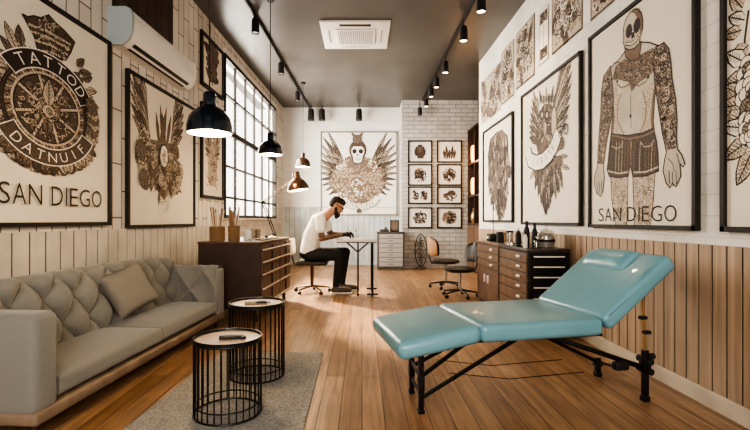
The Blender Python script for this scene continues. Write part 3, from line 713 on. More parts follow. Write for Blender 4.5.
for t in range(6): A.stroke(P([(629.5+2*t, 41.8-.7*t), (629.9+2*t, 46-.9*t)]), .004, INK)
A.text('SAN DIEGO', WR.s(600.5)-A.cs, WR.s(681)-A.cs, wz(WR, 640, 214)-A.cz, .110, INK)
A.finish('framed_poster', 'black framed skull headed tattooed man in denim shorts with SAN DIEGO below', M['frame'])

# botanical print at the right edge
A = Art(WR, WR.s(729), -1.55, 1.055, 2.70, 64)
def stemleaf(px, py, a, l, w): A.leaf(*A.P(px, py), a, l, w, A.r.choice((TAN, PAPER, TAN)), .008)
A.stroke(P2 := A.PP([(752,10), (748,40), (749,70), (744,100), (750,135), (760,160)]), .014, INK)
for q in ((748,20,2.6,.12,.07), (746,8,2.2,.14,.08), (745,30,3.0,.13,.07), (752,45,3.5,.14,.09), (748,62,2.5,.15,.09), (750,75,3.3,.16,.10), (747,96,2.6,.17,.10), (748,103,3.1,.20,.10), (747,112,3.5,.18,.10),
          (750,128,2.9,.17,.09), (752,140,3.6,.18,.1), (756,150,4.2,.2,.1), (765,60,1.2,.2,.1), (770,90,.4,.2,.1), (772,120,5.6,.22,.1)): stemleaf(*q)
for q in ((757,70,.10), (756,90,.11), (762,112,.12), (757,130,.09), (775,80,.12)): A.rose(*A.P(q[0], q[1]), q[2], PAPER)
A.finish('framed_poster', 'black framed botanical line print of leaves and blossoms, nearest the camera on the right wall', M['frame'])

up = [(481,501,2.72,3.46,'dense','faded leafy sketch, leftmost of the unframed prints along the ceiling',0),
      (502,514.5,2.78,3.55,'dense','narrow dark scene print, second from left along the ceiling',0),
      (516.5,535,2.82,3.56,'dense','dark print of seated figures, third from left along the ceiling',0),
      (539.5,549,2.87,3.47,'plant','very narrow pale print with dark blocks at top and bottom, below the ceiling',0),
      (552.5,583,2.87,3.66,'dense','large dark sepia landscape print above the winged totem print',0),
      (591.5,616,2.87,3.66,'dense','dark sepia print above the skull headed man, nearest along the ceiling',0)]
for i, (x0, x1, z0, z1, st, lab, _) in enumerate(up):
    A = Art(WR, WR.s(x0), WR.s(x1), z0, z1, 80+i)
    if i == 3:
        hw, hh = A.hw, A.hh
        for z in (.72, -.62): A.poly([(-hw*.8, (z-.2)*hh), (hw*.8, (z-.2)*hh), (hw*.8, (z+.18)*hh), (-hw*.8, (z+.22)*hh)], DEN); A.scribble([(-hw*.8, (z-.2)*hh), (hw*.8, (z-.2)*hh), (hw*.8, (z+.2)*hh), (-hw*.8, (z+.2)*hh)], 20, .08, .012)
        A.stroke([(0, -hh*.4), (0, hh*.5)], .008, SEP); A.outline([(-hw*.95, -hh*.97), (hw*.95, -hh*.97), (hw*.95, hh*.97), (-hw*.95, hh*.97)], .012, SEP)
    else:
        dark_print(A, st)
        if i: A.outline([(-A.hw*.97, -A.hh*.97), (A.hw*.97, -A.hh*.97), (A.hw*.97, A.hh*.97), (-A.hw*.97, A.hh*.97)], .018, SEP)
    A.finish('wall_picture', lab, None, cat='print', paper='paper')

# ---------------------------------------------------------------- rug
mb = MB(); 
bmv = [(-1.29, 1.5), (-.295, 1.5), (-.32, 3.72), (-1.17, 3.72)]
lo = [mb.bm.verts.new((x, y, .001)) for x, y in bmv]; hi = [mb.bm.verts.new((x, y, .010)) for x, y in bmv]
mb.bm.faces.new(lo[::-1]); mb.bm.faces.new(hi)
for i in range(4): mb.bm.faces.new((lo[i], lo[(i+1) % 4], hi[(i+1) % 4], hi[i]))
tag(mb.build('rug', M['rug'], smooth=False), 'grey woven rug lying under the two wire side tables', 'rug')

# ---------------------------------------------------------------- sofa
ang = -math.atan(.065)
sofa = thing('sofa', 'grey fabric sofa with button tufted back along the left wall', 'sofa', (-1.60, 2.19, 0), ang)
SL, SD = 2.49, .62
MB().b2(-SD, .015, 0, SL, .085, .155, .02, 3).build('base', M['sofabase'], sofa)
for y in (.08, SL-.08):
    for x in (-.06, -SD+.06): MB().cyl((x, y, 0), (x, y, .09), .014, .022).build('leg', M['cabside'], sofa)
MB().box((-SD/2, .085, .385), (SD+.02, .17, .50), .045, seg=5).build('armrest', M['fabric'], sofa)
def tuft(s, t, a=.27, b=.36):
    u = s/a+t/b; v = s/a-t/b
    return (abs(math.sin(PI*u/1.0))*abs(math.sin(PI*v/1.0)))**.52
def sweep_tuft(prof, L0, L1, fn, nL=200, amp=.045, t0=0, tmax=.55):
    # prof: list of (a,z); arc-length resampled
    seg = []; tot = 0
    for i in range(len(prof)-1):
        d = math.dist(prof[i], prof[i+1]); seg.append((tot, d)); tot += d
    n = 70; mb = MB()
    def pt(t):
        t = min(max(t, 0), 1)*tot
        for i, (s0, d) in enumerate(seg):
            if t <= s0+d+1e-9:
                f = (t-s0)/d; return [prof[i][k]+(prof[i+1][k]-prof[i][k])*f for k in (0, 1)]
        return list(prof[-1])
    def g(u, v):
        a, z = pt(v); a1, z1 = pt(v+.01); a0, z0 = pt(v-.01)
        dx, dz = a1-a0, z1-z0; d = math.hypot(dx, dz) or 1
        nx, nz = dz/d, -dx/d
        y = L0+(L1-L0)*u; arc = v*tot
        fade = max(0, min(1, (tmax-arc)/.10)); 
        e = min(1, min(u, 1-u)*(L1-L0)/.04)
        disp = amp*(tuft(y, arc+t0)-.62)*fade*e
        return fn(a+nx*disp, z+nz*disp, y)
    mb.grid(g, nL, n)
    return mb
bprof = [(-.40,.20), (-.42,.34), (-.445,.50), (-.46,.62), (-.475,.69), (-.50,.735), (-.54,.755), (-.58,.745), (-.61,.715), (-.62,.66), (-.62,.30), (-.62,.12)]
mbk = sweep_tuft(bprof, .10, 2.40, lambda a, z, y: (a, y, z-.045*max(0, (y-1.8)/.6)**1.5*max(0, min(1, (z-.45)/.2))), 260, .085, .16, .60)
mbk.build('backrest', M['fabric'], sofa)
for r_, (z, off) in enumerate(((.605, 0.0), (.475, .1))):
    pass
# far arm, tufted on its inner face
aprof = [(0,.14), (.0,.30), (0,.50), (.012,.585), (.035,.625), (.08,.64), (.13,.635), (.165,.605), (.18,.55), (.18,.14)]
mba = sweep_tuft(aprof, -.60, .0, lambda a, z, x: (x, SL-.18+a, z), 110, .07, .09, .56)
mba.build('armrest', M['fabric'], sofa)
def capmesh():
    mb = MB(); mb.box((-.012, SL-.09, .375), (.05, .175, .46), .022, seg=4); return mb
capmesh().build('arm_facing', M['fabric'], sofa)
def seatc(y0, y1):
    mb = MB()
    yc, w = (y0+y1)/2, y1-y0; x0, x1 = -.47, .005
    def f(u, v):
        # superellipse cushion
        th = v*2*PI
        return None
    t = bmesh.new(); bmesh.ops.create_cube(t, size=1); bmesh.ops.subdivide_edges(t, edges=t.edges[:], cuts=14, use_grid_fill=True)
    for vt in t.verts:
        p = vt.co*2; x, y, z = p
        k = 7
        def rr(q): return q
        # rounding
        m = 1-.035*(abs(x)**k*abs(z)**3+abs(y)**k*abs(z)**3)-.02*abs(x)**k*abs(y)**k
        zz = z*(1-.28*max(abs(x), abs(y))**9)
        if z > 0: zz += .34*(1-x*x*.75)*(1-y**4*.6)*z*.6
        vt.co = Vector(((x0+x1)/2+(x1-x0)/2*x*(1-.05*abs(z)**4*1), yc+w/2*y*(1-.014*abs(z)**4), .228+.066*zz))
    me = bpy.data.meshes.new('t'); t.to_mesh(me); t.free(); mb.bm.from_mesh(me); bpy.data.meshes.remove(me)
    return mb
for a, b in ((.172, 1.24), (1.244, 2.302)): seatc(a, b).build('seat_cushion', M['fabric'], sofa)

# cushion
def pillow_mesh(w, h, t):
    mb = MB()
    for sg in (1, -1):
        def f(u, v):
            x, y = 2*u-1, 2*v-1
            k = (1-x**4)*(1-y**4); pin = 1-.07*(1-abs(x)**1.5)*abs(y)**6; pin2 = 1-.07*(1-abs(y)**1.5)*abs(x)**6
            return (x*w/2*pin2, y*h/2*pin, sg*t/2*max(0, k)**.5)
        mb.grid(f, 22, 22)
    return mb
pil = pillow_mesh(.37, .37, .15).build('throw_pillow', M['fabric2'])
tag(pil, 'plain grey square throw pillow leaning on the tufted sofa back', 'cushion')
pil.location = (-1.862, 3.60, .545)
n = Vector((.80, -.50, .42)).normalized(); q = n.to_track_quat('Z', 'Y'); pil.rotation_mode = 'QUATERNION'; pil.rotation_quaternion = q @ Quaternion((0,0,1), math.radians(18))

# ---------------------------------------------------------------- wire side tables
def wire_table(loc, r, h, label, n=30):
    t = thing('wire_side_table', label, 'side table', loc, 0, 'round wire side tables')
    for z in (.012, h-.012): MB().tube([(r*math.cos(2*PI*k/48), r*math.sin(2*PI*k/48), z) for k in range(48)], .006, 8, True).build('ring', M['black'], t)
    MB().tube([((r-.01)*math.cos(2*PI*k/48), (r-.01)*math.sin(2*PI*k/48), .065) for k in range(48)], .004, 6, True).build('ring', M['black'], t)
    for k in range(n):
        a = 2*PI*k/n; MB().cyl((r*math.cos(a), r*math.sin(a), .01), (r*math.cos(a), r*math.sin(a), h-.01), .0038, n=6).build('wire_rod', M['black'], t)
    mb = MB(); mb.lathe([(0, h-.012), (r-.004, h-.012), (r-.004, h-.004), (0, h-.004)], 48); mb.build('tray_top', M['tabletop'], t)
    mb = MB(); mb.lathe([(r-.006, h-.014), (r+.004, h-.014), (r+.005, h+.010), (r-.001, h+.010), (r-.006, h-.003)], 48); mb.build('tray_rim', M['black'], t)
    return t
wire_table((-.756, 2.54, .010), .183, .427, 'black wire drum side table with a dark case on its tray, nearest the camera')
wire_table((-.735, 3.15, .010), .187, .51, 'black wire drum side table with small dark clutter on top, close to the sofa end')
mb = MB(); Zq = .4375
mb.box((0, 0, .009), (.125, .042, .014), .004, rot=Matrix.Rotation(.25, 3, 'Z')); mb.box((.066, .004, .008), (.03, .055, .012), .004, rot=Matrix.Rotation(.5, 3, 'Z'))
tag(mb.build('folded_case', M['blackmatte'], loc=(-.735, 2.52, Zq-.001)), 'small black folded case lying on the nearer wire table', 'case')
mb = MB()
mb.box((0, 0, .004), (.15, .10, .006), .001, rot=Matrix.Rotation(.3, 3, 'Z'))
mg = mb.build('magazine', M['mid'], loc=(-.74, 3.14, .517)); tag(mg, 'small dark printed booklet lying on the farther wire table', 'booklet')
mb = MB(); mb.tube([(.035*math.cos(k*.5), .025*math.sin(k*.5), .004) for k in range(13)], .004, 6); mb.box((.05, .0, .004), (.03, .014, .006), .002)
tag(mb.build('key_ring', M['blackmatte'], loc=(-.70, 3.13, .525)), 'small dark ring of keys on the booklet on the farther wire table', 'keys')

# ---------------------------------------------------------------- massage table
UA = math.radians(11); U = Vector((math.cos(UA), math.sin(UA), 0)); Vv = Vector((-math.sin(UA), math.cos(UA), 0))
tb = thing('treatment_table', 'teal leather folding tattoo table with raised back, beside the right wall', 'treatment bed', (.185, 2.35, 0), UA)
TW = .68
def pad(p0, p1, th, w=TW, y0=0, r=.035, ext=0):
    (u0, z0), (u1, z1) = p0, p1; L = math.hypot(u1-u0, z1-z0); a = math.atan2(z1-z0, u1-u0)
    t = bmesh.new(); bmesh.ops.create_cube(t, size=1)
    bmesh.ops.scale(t, vec=(L, w, th), verts=t.verts)
    bmesh.ops.bevel(t, geom=t.edges[:], offset=r, segments=5, affect='EDGES', profile=.5)
    bmesh.ops.triangulate(t, faces=[f for f in t.faces if len(f.verts) > 4])
    mb = MB(); m = Matrix.Translation(((u0+u1)/2, y0+w/2, (z0+z1)/2)) @ Matrix.Rotation(-a, 4, 'Y') @ Matrix.Translation((0, 0, -th/2))
    bmesh.ops.transform(t, matrix=m, verts=t.verts)
    me = bpy.data.meshes.new('t'); t.to_mesh(me); t.free(); mb.bm.from_mesh(me); bpy.data.meshes.remove(me)
    return mb
pad((0, .452), (.475, .53), .105, r=.045).build('leg_pad', M['teal'], tb)
pad((.475, .53), (1.235, .535), .105).build('seat_pad', M['teal'], tb)
pad((1.215, .535), (1.672, .90), .105).build('back_pad', M['teal'], tb)
def seam(pts, r=.004): return MB().tube(pts, r, 6)
for v in (.004, TW-.004):
    seam([(1.26, v, .545), (1.68, v, .857)], .0035).build('piping', mat('teal_dark', (.08,.16,.18), .5), tb)
# underframe
MB().b2(.30, 1.30, .10, TW-.10, .405, .422, .003).build('base_board', M['blackmatte'], tb)
def legpost(u, v, h, name='leg'):
    mb = MB(); mb.box((u, v, h/2+.012), (.028, .028, h-.02), .004); mb.box((u, v, .012), (.036, .036, .024), .004); mb.box((u, v, .16), (.036, .036, .10), .004)
    return mb.build(name, M['black'], tb)
def loc2(x, y): d = Vector((x-.185, y-2.35, 0)); return d.dot(U), d.dot(Vv)
a1 = loc2(.336, 2.565); a2 = loc2(.315, 2.86); b1 = loc2(1.72, 2.735); b2 = loc2(1.66, 3.17)
legpost(a1[0], a1[1], .40); legpost(a2[0], a2[1], .40)
def bar(p, q, w=.024, name='strut'):
    p = Vector(p); q = Vector(q); d = (q-p); mb = MB()
    rot = d.normalized().to_track_quat('X', 'Z').to_matrix()
    mb.box((p+q)/2, (d.length, w*.55, w), .003, rot=rot); return mb.build(name, M['black'], tb)
bar((a1[0], a1[1], .10), (a2[0], a2[1], .10)); bar((a1[0], a1[1], .20), (a2[0], a2[1], .20))
bar((a1[0], a1[1]+.01, .08), (.86, .22, .41)); bar((a2[0], a2[1], .17), (.82, TW-.14, .41)); bar((a1[0], a1[1]+.03, .19), (.62, .30, .42))
for (u, v) in (b1, b2):
    hh = .31 if (u, v) == b1 else .13
    mb = MB(); mb.box((u, v, hh/2), (.032, .032, hh), .004); mb.box((u, v, hh*.72), (.05, .05, .10 if hh > .2 else .04), .006); mb.box((u, v, .015), (.042, .042, .03), .004)
    mb.build('leg', M['black'], tb)
for z in (.19, .25): MB().cyl((b1[0]-.0, b1[1]-.05, z), (b1[0], b1[1]+.05, z), .02, n=12).build('knob', M['blackmatte'], tb)
MB().cyl((b1[0]+.02, b1[1], .27), (b1[0]+.06, b1[1], .27), .018, n=12).build('knob', M['blackmatte'], tb)
bar((b1[0], b1[1], .20), (.98, .24, .405), .03); bar((b2[0], b2[1], .10), (.98, TW-.16, .405), .024)
bar((b1[0]-.16, b1[1]+.03, .205), (b2[0], b2[1], .10), .02)
MB().box((b1[0]-.17, b1[1]+.0, .225), (.09, .045, .05), .01).build('bracket', M['blackmatte'], tb)
MB().cyl((b1[0], b1[1], .30), (b1[0]-.02, b1[1], .70), .009, n=10).build('support_rod', M['brass'], tb)
for z in (.42, .51): MB().box((b1[0]-.01+(z-.46)*-.3, b1[1]-.01, z), (.045, .035, .022), .008).build('clamp', M['blackmatte'], tb)
for v, z in ((.20, .16), (.42, .17)):
    MB().tube([(a1[0]+.18, v, z+.05), (.75, v, z-.01), (1.25, v, z)], .0025, 6).build('cable', M['black'], tb)
# head bolster resting on the back pad
hp = MB()
t = bmesh.new()
a = math.atan2(.36, .485)
hp.X = Matrix.Rotation(-a, 4, 'Y')
def bol(u, v):
    th = PI*v; x = math.cos(th)*.095; zz = math.sin(th)**.8*.058
    e = (1-abs(2*u-1)**8)**.5
    return (x*(.9+.1*e), (u-.5)*.40, zz*max(e, 0))
hp.grid(bol, 30, 16)
hp.b2(-.09, .09, -.195, .195, 0, .004)
bc = Vector((1.215+.485*.80, 0, .535+.36*.80+.003)); bw = Vector((.185, 2.35, 0))+U*bc.x+Vv*.40+Vector((0, 0, bc.z))
ho = hp.build('head_pillow', M['teal'], loc=tuple(bw), rotz=UA); tag(ho, 'small teal half round head pillow resting on the raised back pad', 'pillow')

# ---------------------------------------------------------------- left drawer cabinet
ca = -math.atan(.056)
cab = thing('drawer_cabinet', 'long dark walnut drawer cabinet on short legs between the sofa and the window', 'cabinet', (-1.085, 4.80, 0), ca)
CL, CD, CH = 1.42, .68, .866
MB().b2(-CD, 0, 0, CL, .14, CH-.02, .004).build('body', M['cabside'], cab, smooth=False)
MB().b2(-CD-.005, .012, -.008, CL+.008, CH-.02, CH, .004).build('top', M['cabwood'], cab)
for x in (-.06, -CD+.06):
    for y in (.06, CL-.06): MB().b2(x-.02, x+.02, y-.02, y+.02, 0, .14, .003).build('leg', M['cabside'], cab)
zs = [.835, .763, .63, .497, .343, .165]
for (y0, y1) in ((.02, .80), (.82, 1.40)):
    for i in range(5):
        d = MB().b2(.0, .018, y0, y1, zs[i+1]+.012, zs[i]-.006, .003).build('drawer', M['cabwood'], cab, smooth=False)
        MB().b2(.016, .030, y0+.01, y1-.01, zs[i+1]-.002+.008, zs[i+1]+.012+.008, .002).build('drawer_edge', M['rail'], d)
        ym = (y0+y1)/2; MB().b2(.018, .030, ym-.010, ym+.010, zs[i+1]+.03, zs[i]-.015, .003).build('handle', M['blackmatte'], d)

def on_cab(px, pyb, zt): Y = (H-zt)*F/(pyb-VY); return ((px-VX)/F*Y, Y)
def cupset(name, label, cat, x, y, z, r, h, m, brushes=0, n=20):
    t = thing(name, label, cat, (x, y, z))
    MB().lathe([(0, 0), (r, 0), (r*1.03, h), (r*.94, h), (r*.90, .008), (0, .008)], n).build('cup', m, t)
    for k in range(brushes):
        a = rnd.random()*6.3; q = r*.5; tx, ty = math.cos(a)*q*1.7, math.sin(a)*q*1.7; l = h+rnd.uniform(.06, .20)
        mb = MB(); mb.cyl((tx*.3, ty*.3, .012), (tx, ty, l), .005, .006, 6); mb.cyl((tx, ty, l), (tx*1.06, ty*1.06, l+.035), .009, .003, 6)
        mb.build('brush', M['bristle'] if k % 3 else M['rail'], t)
    return t
zc = CH+.001
cupset('brush_jar', 'amber glass jar full of upright brushes at the near left end of the walnut cabinet', 'brush jar', -1.64, 5.10, zc, .085, .16, M['jar'], 20)
cupset('brush_jar', 'darker brush jar packed with long tools, standing in front of the amber jar', 'brush jar', -1.42, 5.00, zc, .065, .17, M['jar'], 18)
cupset('brush_jar', 'slim jar of brushes behind the two nearer brush jars', 'brush jar', -1.50, 5.25, zc, .05, .13, M['bristle'], 8)
cupset('white_mug', 'small white cup standing beside the brush jars under the window', 'cup', -1.35, 5.30, zc, .045, .11, M['whitetop'])
cupset('glass_tumbler', 'clear glass tumbler beside the white cup on the walnut cabinet', 'glass', -1.33, 5.55, zc, .05, .12, M['glass'])
cupset('glass_tumbler', 'clear glass tumbler nearest the desk lamp on the walnut cabinet', 'glass', -1.36, 5.82, zc, .05, .12, M['glass'])
t = thing('tool_tray', 'shallow metal tray of small tools along the front edge of the walnut cabinet', 'tray', (-1.16, 5.40, zc), ca)
mb = MB(); mb.b2(-.09, .07, -.42, .42, 0, .008); mb.b2(-.09, -.084, -.42, .42, 0, .02); mb.b2(.064, .07, -.42, .42, 0, .02); mb.build('tray', M['chrome'], t)
for k in range(9):
    y = -.36+.09*k; MB().cyl((-.06, y, .016), (.04, y+.03, .016), .006, n=8).build('tool', (M['blackmatte'], M['brass'], M['chrome'])[k % 3], t)
MB().cyl((-.02, .12, .008), (-.02, .12, .04), .02).build('ink_pot', M['blackmatte'], t)

# desk lamp (joined arm lamp)
dl = thing('desk_lamp', 'bronze jointed desk lamp clamped on the far end of the walnut cabinet', 'lamp', (-1.17, 6.0, zc))
MB().lathe([(0, 0), (.055, 0), (.055, .02), (.03, .03), (.022, .07), (0, .075)], 20).build('base', M['blackmatte'], dl)
e1 = Vector((-.15, 0, .47)); e2 = Vector((.235, 0, .745)); st = Vector((0, 0, .06))
for off in (-.014, .014):
    MB().cyl(st+Vector((off, 0, 0)), e1+Vector((off, 0, 0)), .007).build('lower_arm', M['black'], dl)
    MB().cyl(e1+Vector((0, 0, off)), e2+Vector((0, 0, off)), .007).build('upper_arm', M['shade_brown'], dl)
MB().sph(e1, .026).build('joint', M['black'], dl); MB().sph(e2, .022).build('joint', M['black'], dl)
ax = Vector((.16, -.03, -1)).normalized(); q = Vector((0, 0, -1)).rotation_difference(ax).to_matrix().to_4x4()
sm = Matrix.Translation(e2+Vector((.06, 0, .07))) @ q
MB().lathe([(0, .06), (.045, .06), (.05, .0), (.055, -.03), (.10, -.07), (.14, -.14), (.148, -.19), (.140, -.19), (.13, -.14), (.09, -.08), (.0, -.04)], 28, sm).build('lamp_shade', M['shade_brown'], dl)
MB().lathe([(.136, -.186), (.126, -.14), (.086, -.085), (0, -.05)], 28, sm).build('shade_lining', M['lining_soft'], dl)
MB().sph(sm @ Vector((0, 0, -.12)), .03).build('bulb', M['bulb'], dl)

# ---------------------------------------------------------------- pendants
def pendant(x, y, z, k, m, label):
    t = thing('pendant_lamp', label, 'pendant lamp', (x, y, z), 0, 'pendant lamps along the window wall')
    MB().lathe([(0, .28*k), (.035*k, .28*k), (.042*k, .27*k), (.042*k, .19*k), (.055*k, .18*k), (.10*k, .155*k), (.135*k, .11*k), (.150*k, .05*k), (.152*k, 0), (.146*k, 0), (.143*k, .05*k), (.128*k, .10*k), (.09*k, .145*k), (0, .165*k)], 36).build('lamp_shade', m, t)
    MB().lathe([(.1445*k, .002), (.1405*k, .05*k), (.125*k, .098*k), (.088*k, .14*k), (0, .160*k)], 36).build('shade_lining', M['lining'], t)
    MB().sph((0, 0, .055*k), .042*k).build('bulb', M['bulb'], t)
    MB().cyl((0, 0, .28*k), (0, 0, ZC-z-.02), .005, n=6).build('cord', M['blackmatte'], t)
    MB().lathe([(0, ZC-z-.03), (.045, ZC-z-.03), (.05, ZC-z-.001), (0, ZC-z-.001)], 20).build('ceiling_rose', M['blackmatte'], t)
    return t
PEND = [(-1.04, 3.07, 1.69, 1.0, M['shade'], 'large blue black dome pendant lamp hanging above the sofa end'),
        (-1.14, 5.60, 1.91, .98, M['shade'], 'dark dome pendant lamp hanging in front of the window'),
        (-1.18, 9.0, 2.16, 1.0, M['shade_brown'], 'small bronze dome pendant lamp hanging near the back wall')]
for p in PEND: pendant(*p)

# ---------------------------------------------------------------- track lights
def spot(x, y, z, on, label, grp, size=1.0):
    t = thing('track_spotlight', label, 'spotlight', (x, y, z), 0, grp)
    top = ZC-.045-z if grp != 'dark spotlights on the back wall' else ZC-z
    MB().cyl((0, 0, .09), (0, 0, top), .010, n=8).build('stem', M['black'], t)
    MB().lathe([(0, .10*size), (.035*size, .10*size), (.042*size, .07*size), (.045*size, -.06*size), (.040*size, -.06*size), (.036*size, -.045*size), (0, -.045*size)], 20).build('lamp_head', M['blackmatte'], t)
    MB().lathe([(0, -.048*size), (.037*size, -.048*size), (.037*size, -.052*size), (0, -.054*size)], 20).build('lens', M['spotface'] if on else M['spotface_off'], t)
    return t
RT = 1.39
mb = MB(); mb.b2(RT-.018, RT+.018, 3.2, 10.28, ZC-.045, ZC-.001, .003); tag(mb.build('ceiling_track', M['black']), 'black ceiling track carrying lit spotlights along the right side', 'light track')
mb = MB(); mb.box((-1.37, 8.0, ZC-.023), (.036, 5.9, .044), .003, rot=Matrix.Rotation(-.03, 3, 'Z')); tag(mb.build('ceiling_track', M['black']), 'black ceiling track running along the window side', 'light track')
ordn = ['nearest the camera', 'second from the camera', 'third from the camera', 'fourth from the camera', 'fifth from the camera', 'sixth from the camera', 'farthest, right against the brick wall']
RS = [(5.25, 3.60, 1.25), (6.16, 3.62, 1.25), (7.5, 3.62, 1.2), (8.4, 3.64, 1.15), (9.05, 3.64, 1.1), (9.75, 3.62, 1.1), (10.12, 3.52, 1.1)]
for i, (y, z, k) in enumerate(RS): spot(RT if i < 6 else 1.30, y, z, i < 6, 'black cylinder spotlight on the right ceiling track, %s' % ordn[i], 'spotlights on the right track', k)
for i, (x, y, z) in enumerate(((-1.43, 6.04, 3.68), (-1.38, 7.67, 3.66), (-1.33, 9.25, 3.62))):
    spot(x, y, z, False, 'dark spotlight on the window side ceiling track, %s' % ('nearest the camera', 'middle one of three', 'farthest of three')[i], 'spotlights on the window side track', 1.2)
for i, px in enumerate((311, 322, 359)):
    spot((px-VX)/F*10.75, 10.75, 3.58, False, ('dark spotlight hanging by the left corner of the back wall', 'dark spotlight hanging just right of the corner one on back wall', 'dark spotlight hanging above the winged skull print')[i], 'dark spotlights on the back wall', 1.7)

# ---------------------------------------------------------------- air conditioners
ac = thing('wall_air_conditioner', 'white wall mounted air conditioner with dark louvre above the winged bouquet print', 'air conditioner', wpos(WL, 3.86, 2.61), WL.r)
Lc = 1.36
prof = [(0, 0), (-.12, .0), (-.175, .045), (-.205, .12), (-.21, .24), (-.19, .30), (-.15, .32), (0, .32)]
def prism(prof, x0, x1):
    mb = MB(); A_ = [mb.bm.verts.new((x0, p[0], p[1])) for p in prof]; B_ = [mb.bm.verts.new((x1, p[0], p[1])) for p in prof]; n = len(prof)
    for i in range(n): mb.bm.faces.new((A_[i], A_[(i+1) % n], B_[(i+1) % n], B_[i]))
    mb.bm.faces.new(A_[::-1]); mb.bm.faces.new(B_); return mb
prism(prof, .035, Lc-.02).build('body', M['acwhite'], ac)
prof2 = [(y*1.02-(.002 if y else 0), z+(z-.16)*.02) for y, z in prof]
prism(prof2, 0, .035).build('end_cap', M['acblue'], ac); prism(prof2, Lc-.02, Lc).build('end_cap', M['acwhite'], ac)
def slot(y0, z0, y1, z1, xa, xb): 
    d = Vector((0, y1-y0, z1-z0)); a = math.atan2(z1-z0, y1-y0)
    return MB().box(((xa+xb)/2, (y0+y1)/2, (z0+z1)/2), (xb-xa, d.length, .006), .001, rot=Matrix.Rotation(a, 3, 'X'))
slot(-.10, -.0005, -.125, .003, .12, Lc-.12).build('louvre', M['blackmatte'], ac)
slot(-.145, .018, -.172, .041, .12, Lc-.10).build('louvre', M['blackmatte'], ac)
cc = thing('ceiling_air_conditioner', 'square white ceiling cassette air conditioner with grey centre grille', 'air conditioner', (-.095, 6.66, ZC))
MB().b2(-.49, .49, -.49, .49, -.035, -.001, .012).build('panel', M['acwhite'], cc)
MB().b2(-.29, .29, -.27, .29, -.055, -.034, .06, 4).build('grille_frame', M['acwhite'], cc)
mb = MB(); mb.b2(-.25, .25, -.23, .25, -.058, -.05, .004)
mb.build('grille', M['grille'], cc)
mb = MB()
for k in range(16): mb.b2(-.235+.0306*k, -.225+.0306*k, -.22, .24, -.062, -.056)
mb.build('grille_slats', M['acwhite'], cc, smooth=False)
for sx in (-1, 1):
    MB().b2(sx*.38-.015, sx*.38+.015, -.22, .22, -.038, -.033).build('louvre', M['grille'], cc, smooth=False)
MB().b2(-.22, .22, -.42, -.35, -.038, -.033).build('louvre', M['blackmatte'], cc, smooth=False)
MB().b2(-.22, .22, .38, .41, -.038, -.033).build('louvre', M['grille'], cc, smooth=False)

# ---------------------------------------------------------------- right cabinets
CX0, CX1, CT = 1.60, 2.02, .818
ra = thing('tool_chest', 'drawer chest with black end panel and silver bar pulls by the teal table', 'chest', (CX0, 4.37, 0))
W_ = CX1-CX0; LA_ = .88
MB().b2(.012, W_, .0, LA_, .03, CT-.03, .003).build('body', M['blackmatte'], ra, smooth=False)
MB().b2(-.004, W_, -.01, LA_, CT-.03, CT, .004).build('top', M['cabside'], ra)
mb = MB(); mb.b2(.03, W_-.02, .03, LA_-.02, 0, .03); mb.build('plinth', M['blackmatte'], ra, smooth=False)
zz = [.775, .675, .575, .475, .375, .26, .10]
for i in range(6):
    d = MB().b2(0, .014, .015, LA_-.015, zz[i+1]+.005, zz[i]-.004, .003).build('drawer', M['cabwood2'], ra, smooth=False)
    MB().box((-.016, .20, (zz[i]+zz[i+1])/2+.01), (.026, .075, .026), .008).build('handle', M['handlewhite'], d)
    d = MB().b2(.03, W_-.02, -.012, 0, zz[i+1]+.005, zz[i]-.004, .003).build('drawer', M['black'], ra, smooth=False)
    MB().b2(.06, W_-.06, -.028, -.012, (zz[i]+zz[i+1])/2+.012, (zz[i]+zz[i+1])/2+.026, .003).build('bar_handle', M['handlewhite'], d)
rb_ = thing('drawer_cabinet', 'wooden drawer cabinet with white pulls behind the two stools', 'cabinet', (CX0, 5.27, 0))
LB_ = .99
MB().b2(.012, W_, 0, LB_, .03, CT-.03, .003).build('body', M['cabside'], rb_, smooth=False)
MB().b2(-.004, W_, -.0, LB_+.01, CT-.03, CT, .004).build('top', M['cabwood2'], rb_)
MB().b2(.03, W_-.02, .03, LB_-.02, 0, .03).build('plinth', M['blackmatte'], rb_, smooth=False)
for i, (z1, z0) in enumerate(((.775, .685), (.68, .59), (.585, .495))):
    d = MB().b2(0, .014, .02, LB_-.02, z0+.004, z1-.004, .003).build('drawer', M['cabwood2'], rb_, smooth=False)
    MB().box((-.016, .26, (z0+z1)/2+.005), (.026, .075, .026), .008).build('handle', M['handlewhite'], d)
for (y0, y1, hy) in ((.02, .49, .42), (.50, LB_-.02, .57)):
    d = MB().b2(0, .014, y0, y1, .05, .487, .003).build('door', M['cabwood'], rb_, smooth=False)
    MB().b2(-.02, 0, hy-.008, hy+.008, .30, .40, .003).build('handle', M['handlewhite'], d)

def bottle(x, y, r, h, m, capm, label, cat='bottle', neck=.45, grp='bottles on the tool chest'):
    t = thing('bottle', label, cat, (x, y, CT+.001), 0, grp)
    MB().lathe([(0, 0), (r, 0), (r, h*.62), (r*.8, h*.72), (r*neck, h*.80), (r*neck, h*.90), (0, h*.90)], 18).build('body', m, t)
    MB().lathe([(r*neck*1.1, h*.86), (r*neck*1.1, h), (0, h)], 14).build('cap', capm, t)
    return t
bottle(1.69, 4.62, .030, .27, M['blackmatte'], M['black'], 'tallest black bottle at the front of the tool chest')
bottle(1.745, 4.55, .028, .25, M['blackmatte'], M['black'], 'black bottle just right of the tallest one on the tool chest')
bottle(1.66, 4.78, .030, .20, M['blackmatte'], M['handlewhite'], 'short black bottle with a pale cap behind the tallest bottle')
bottle(1.64, 4.52, .022, .16, M['handlewhite'], M['blackmatte'], 'slim white bottle with dark cap at the chest corner')
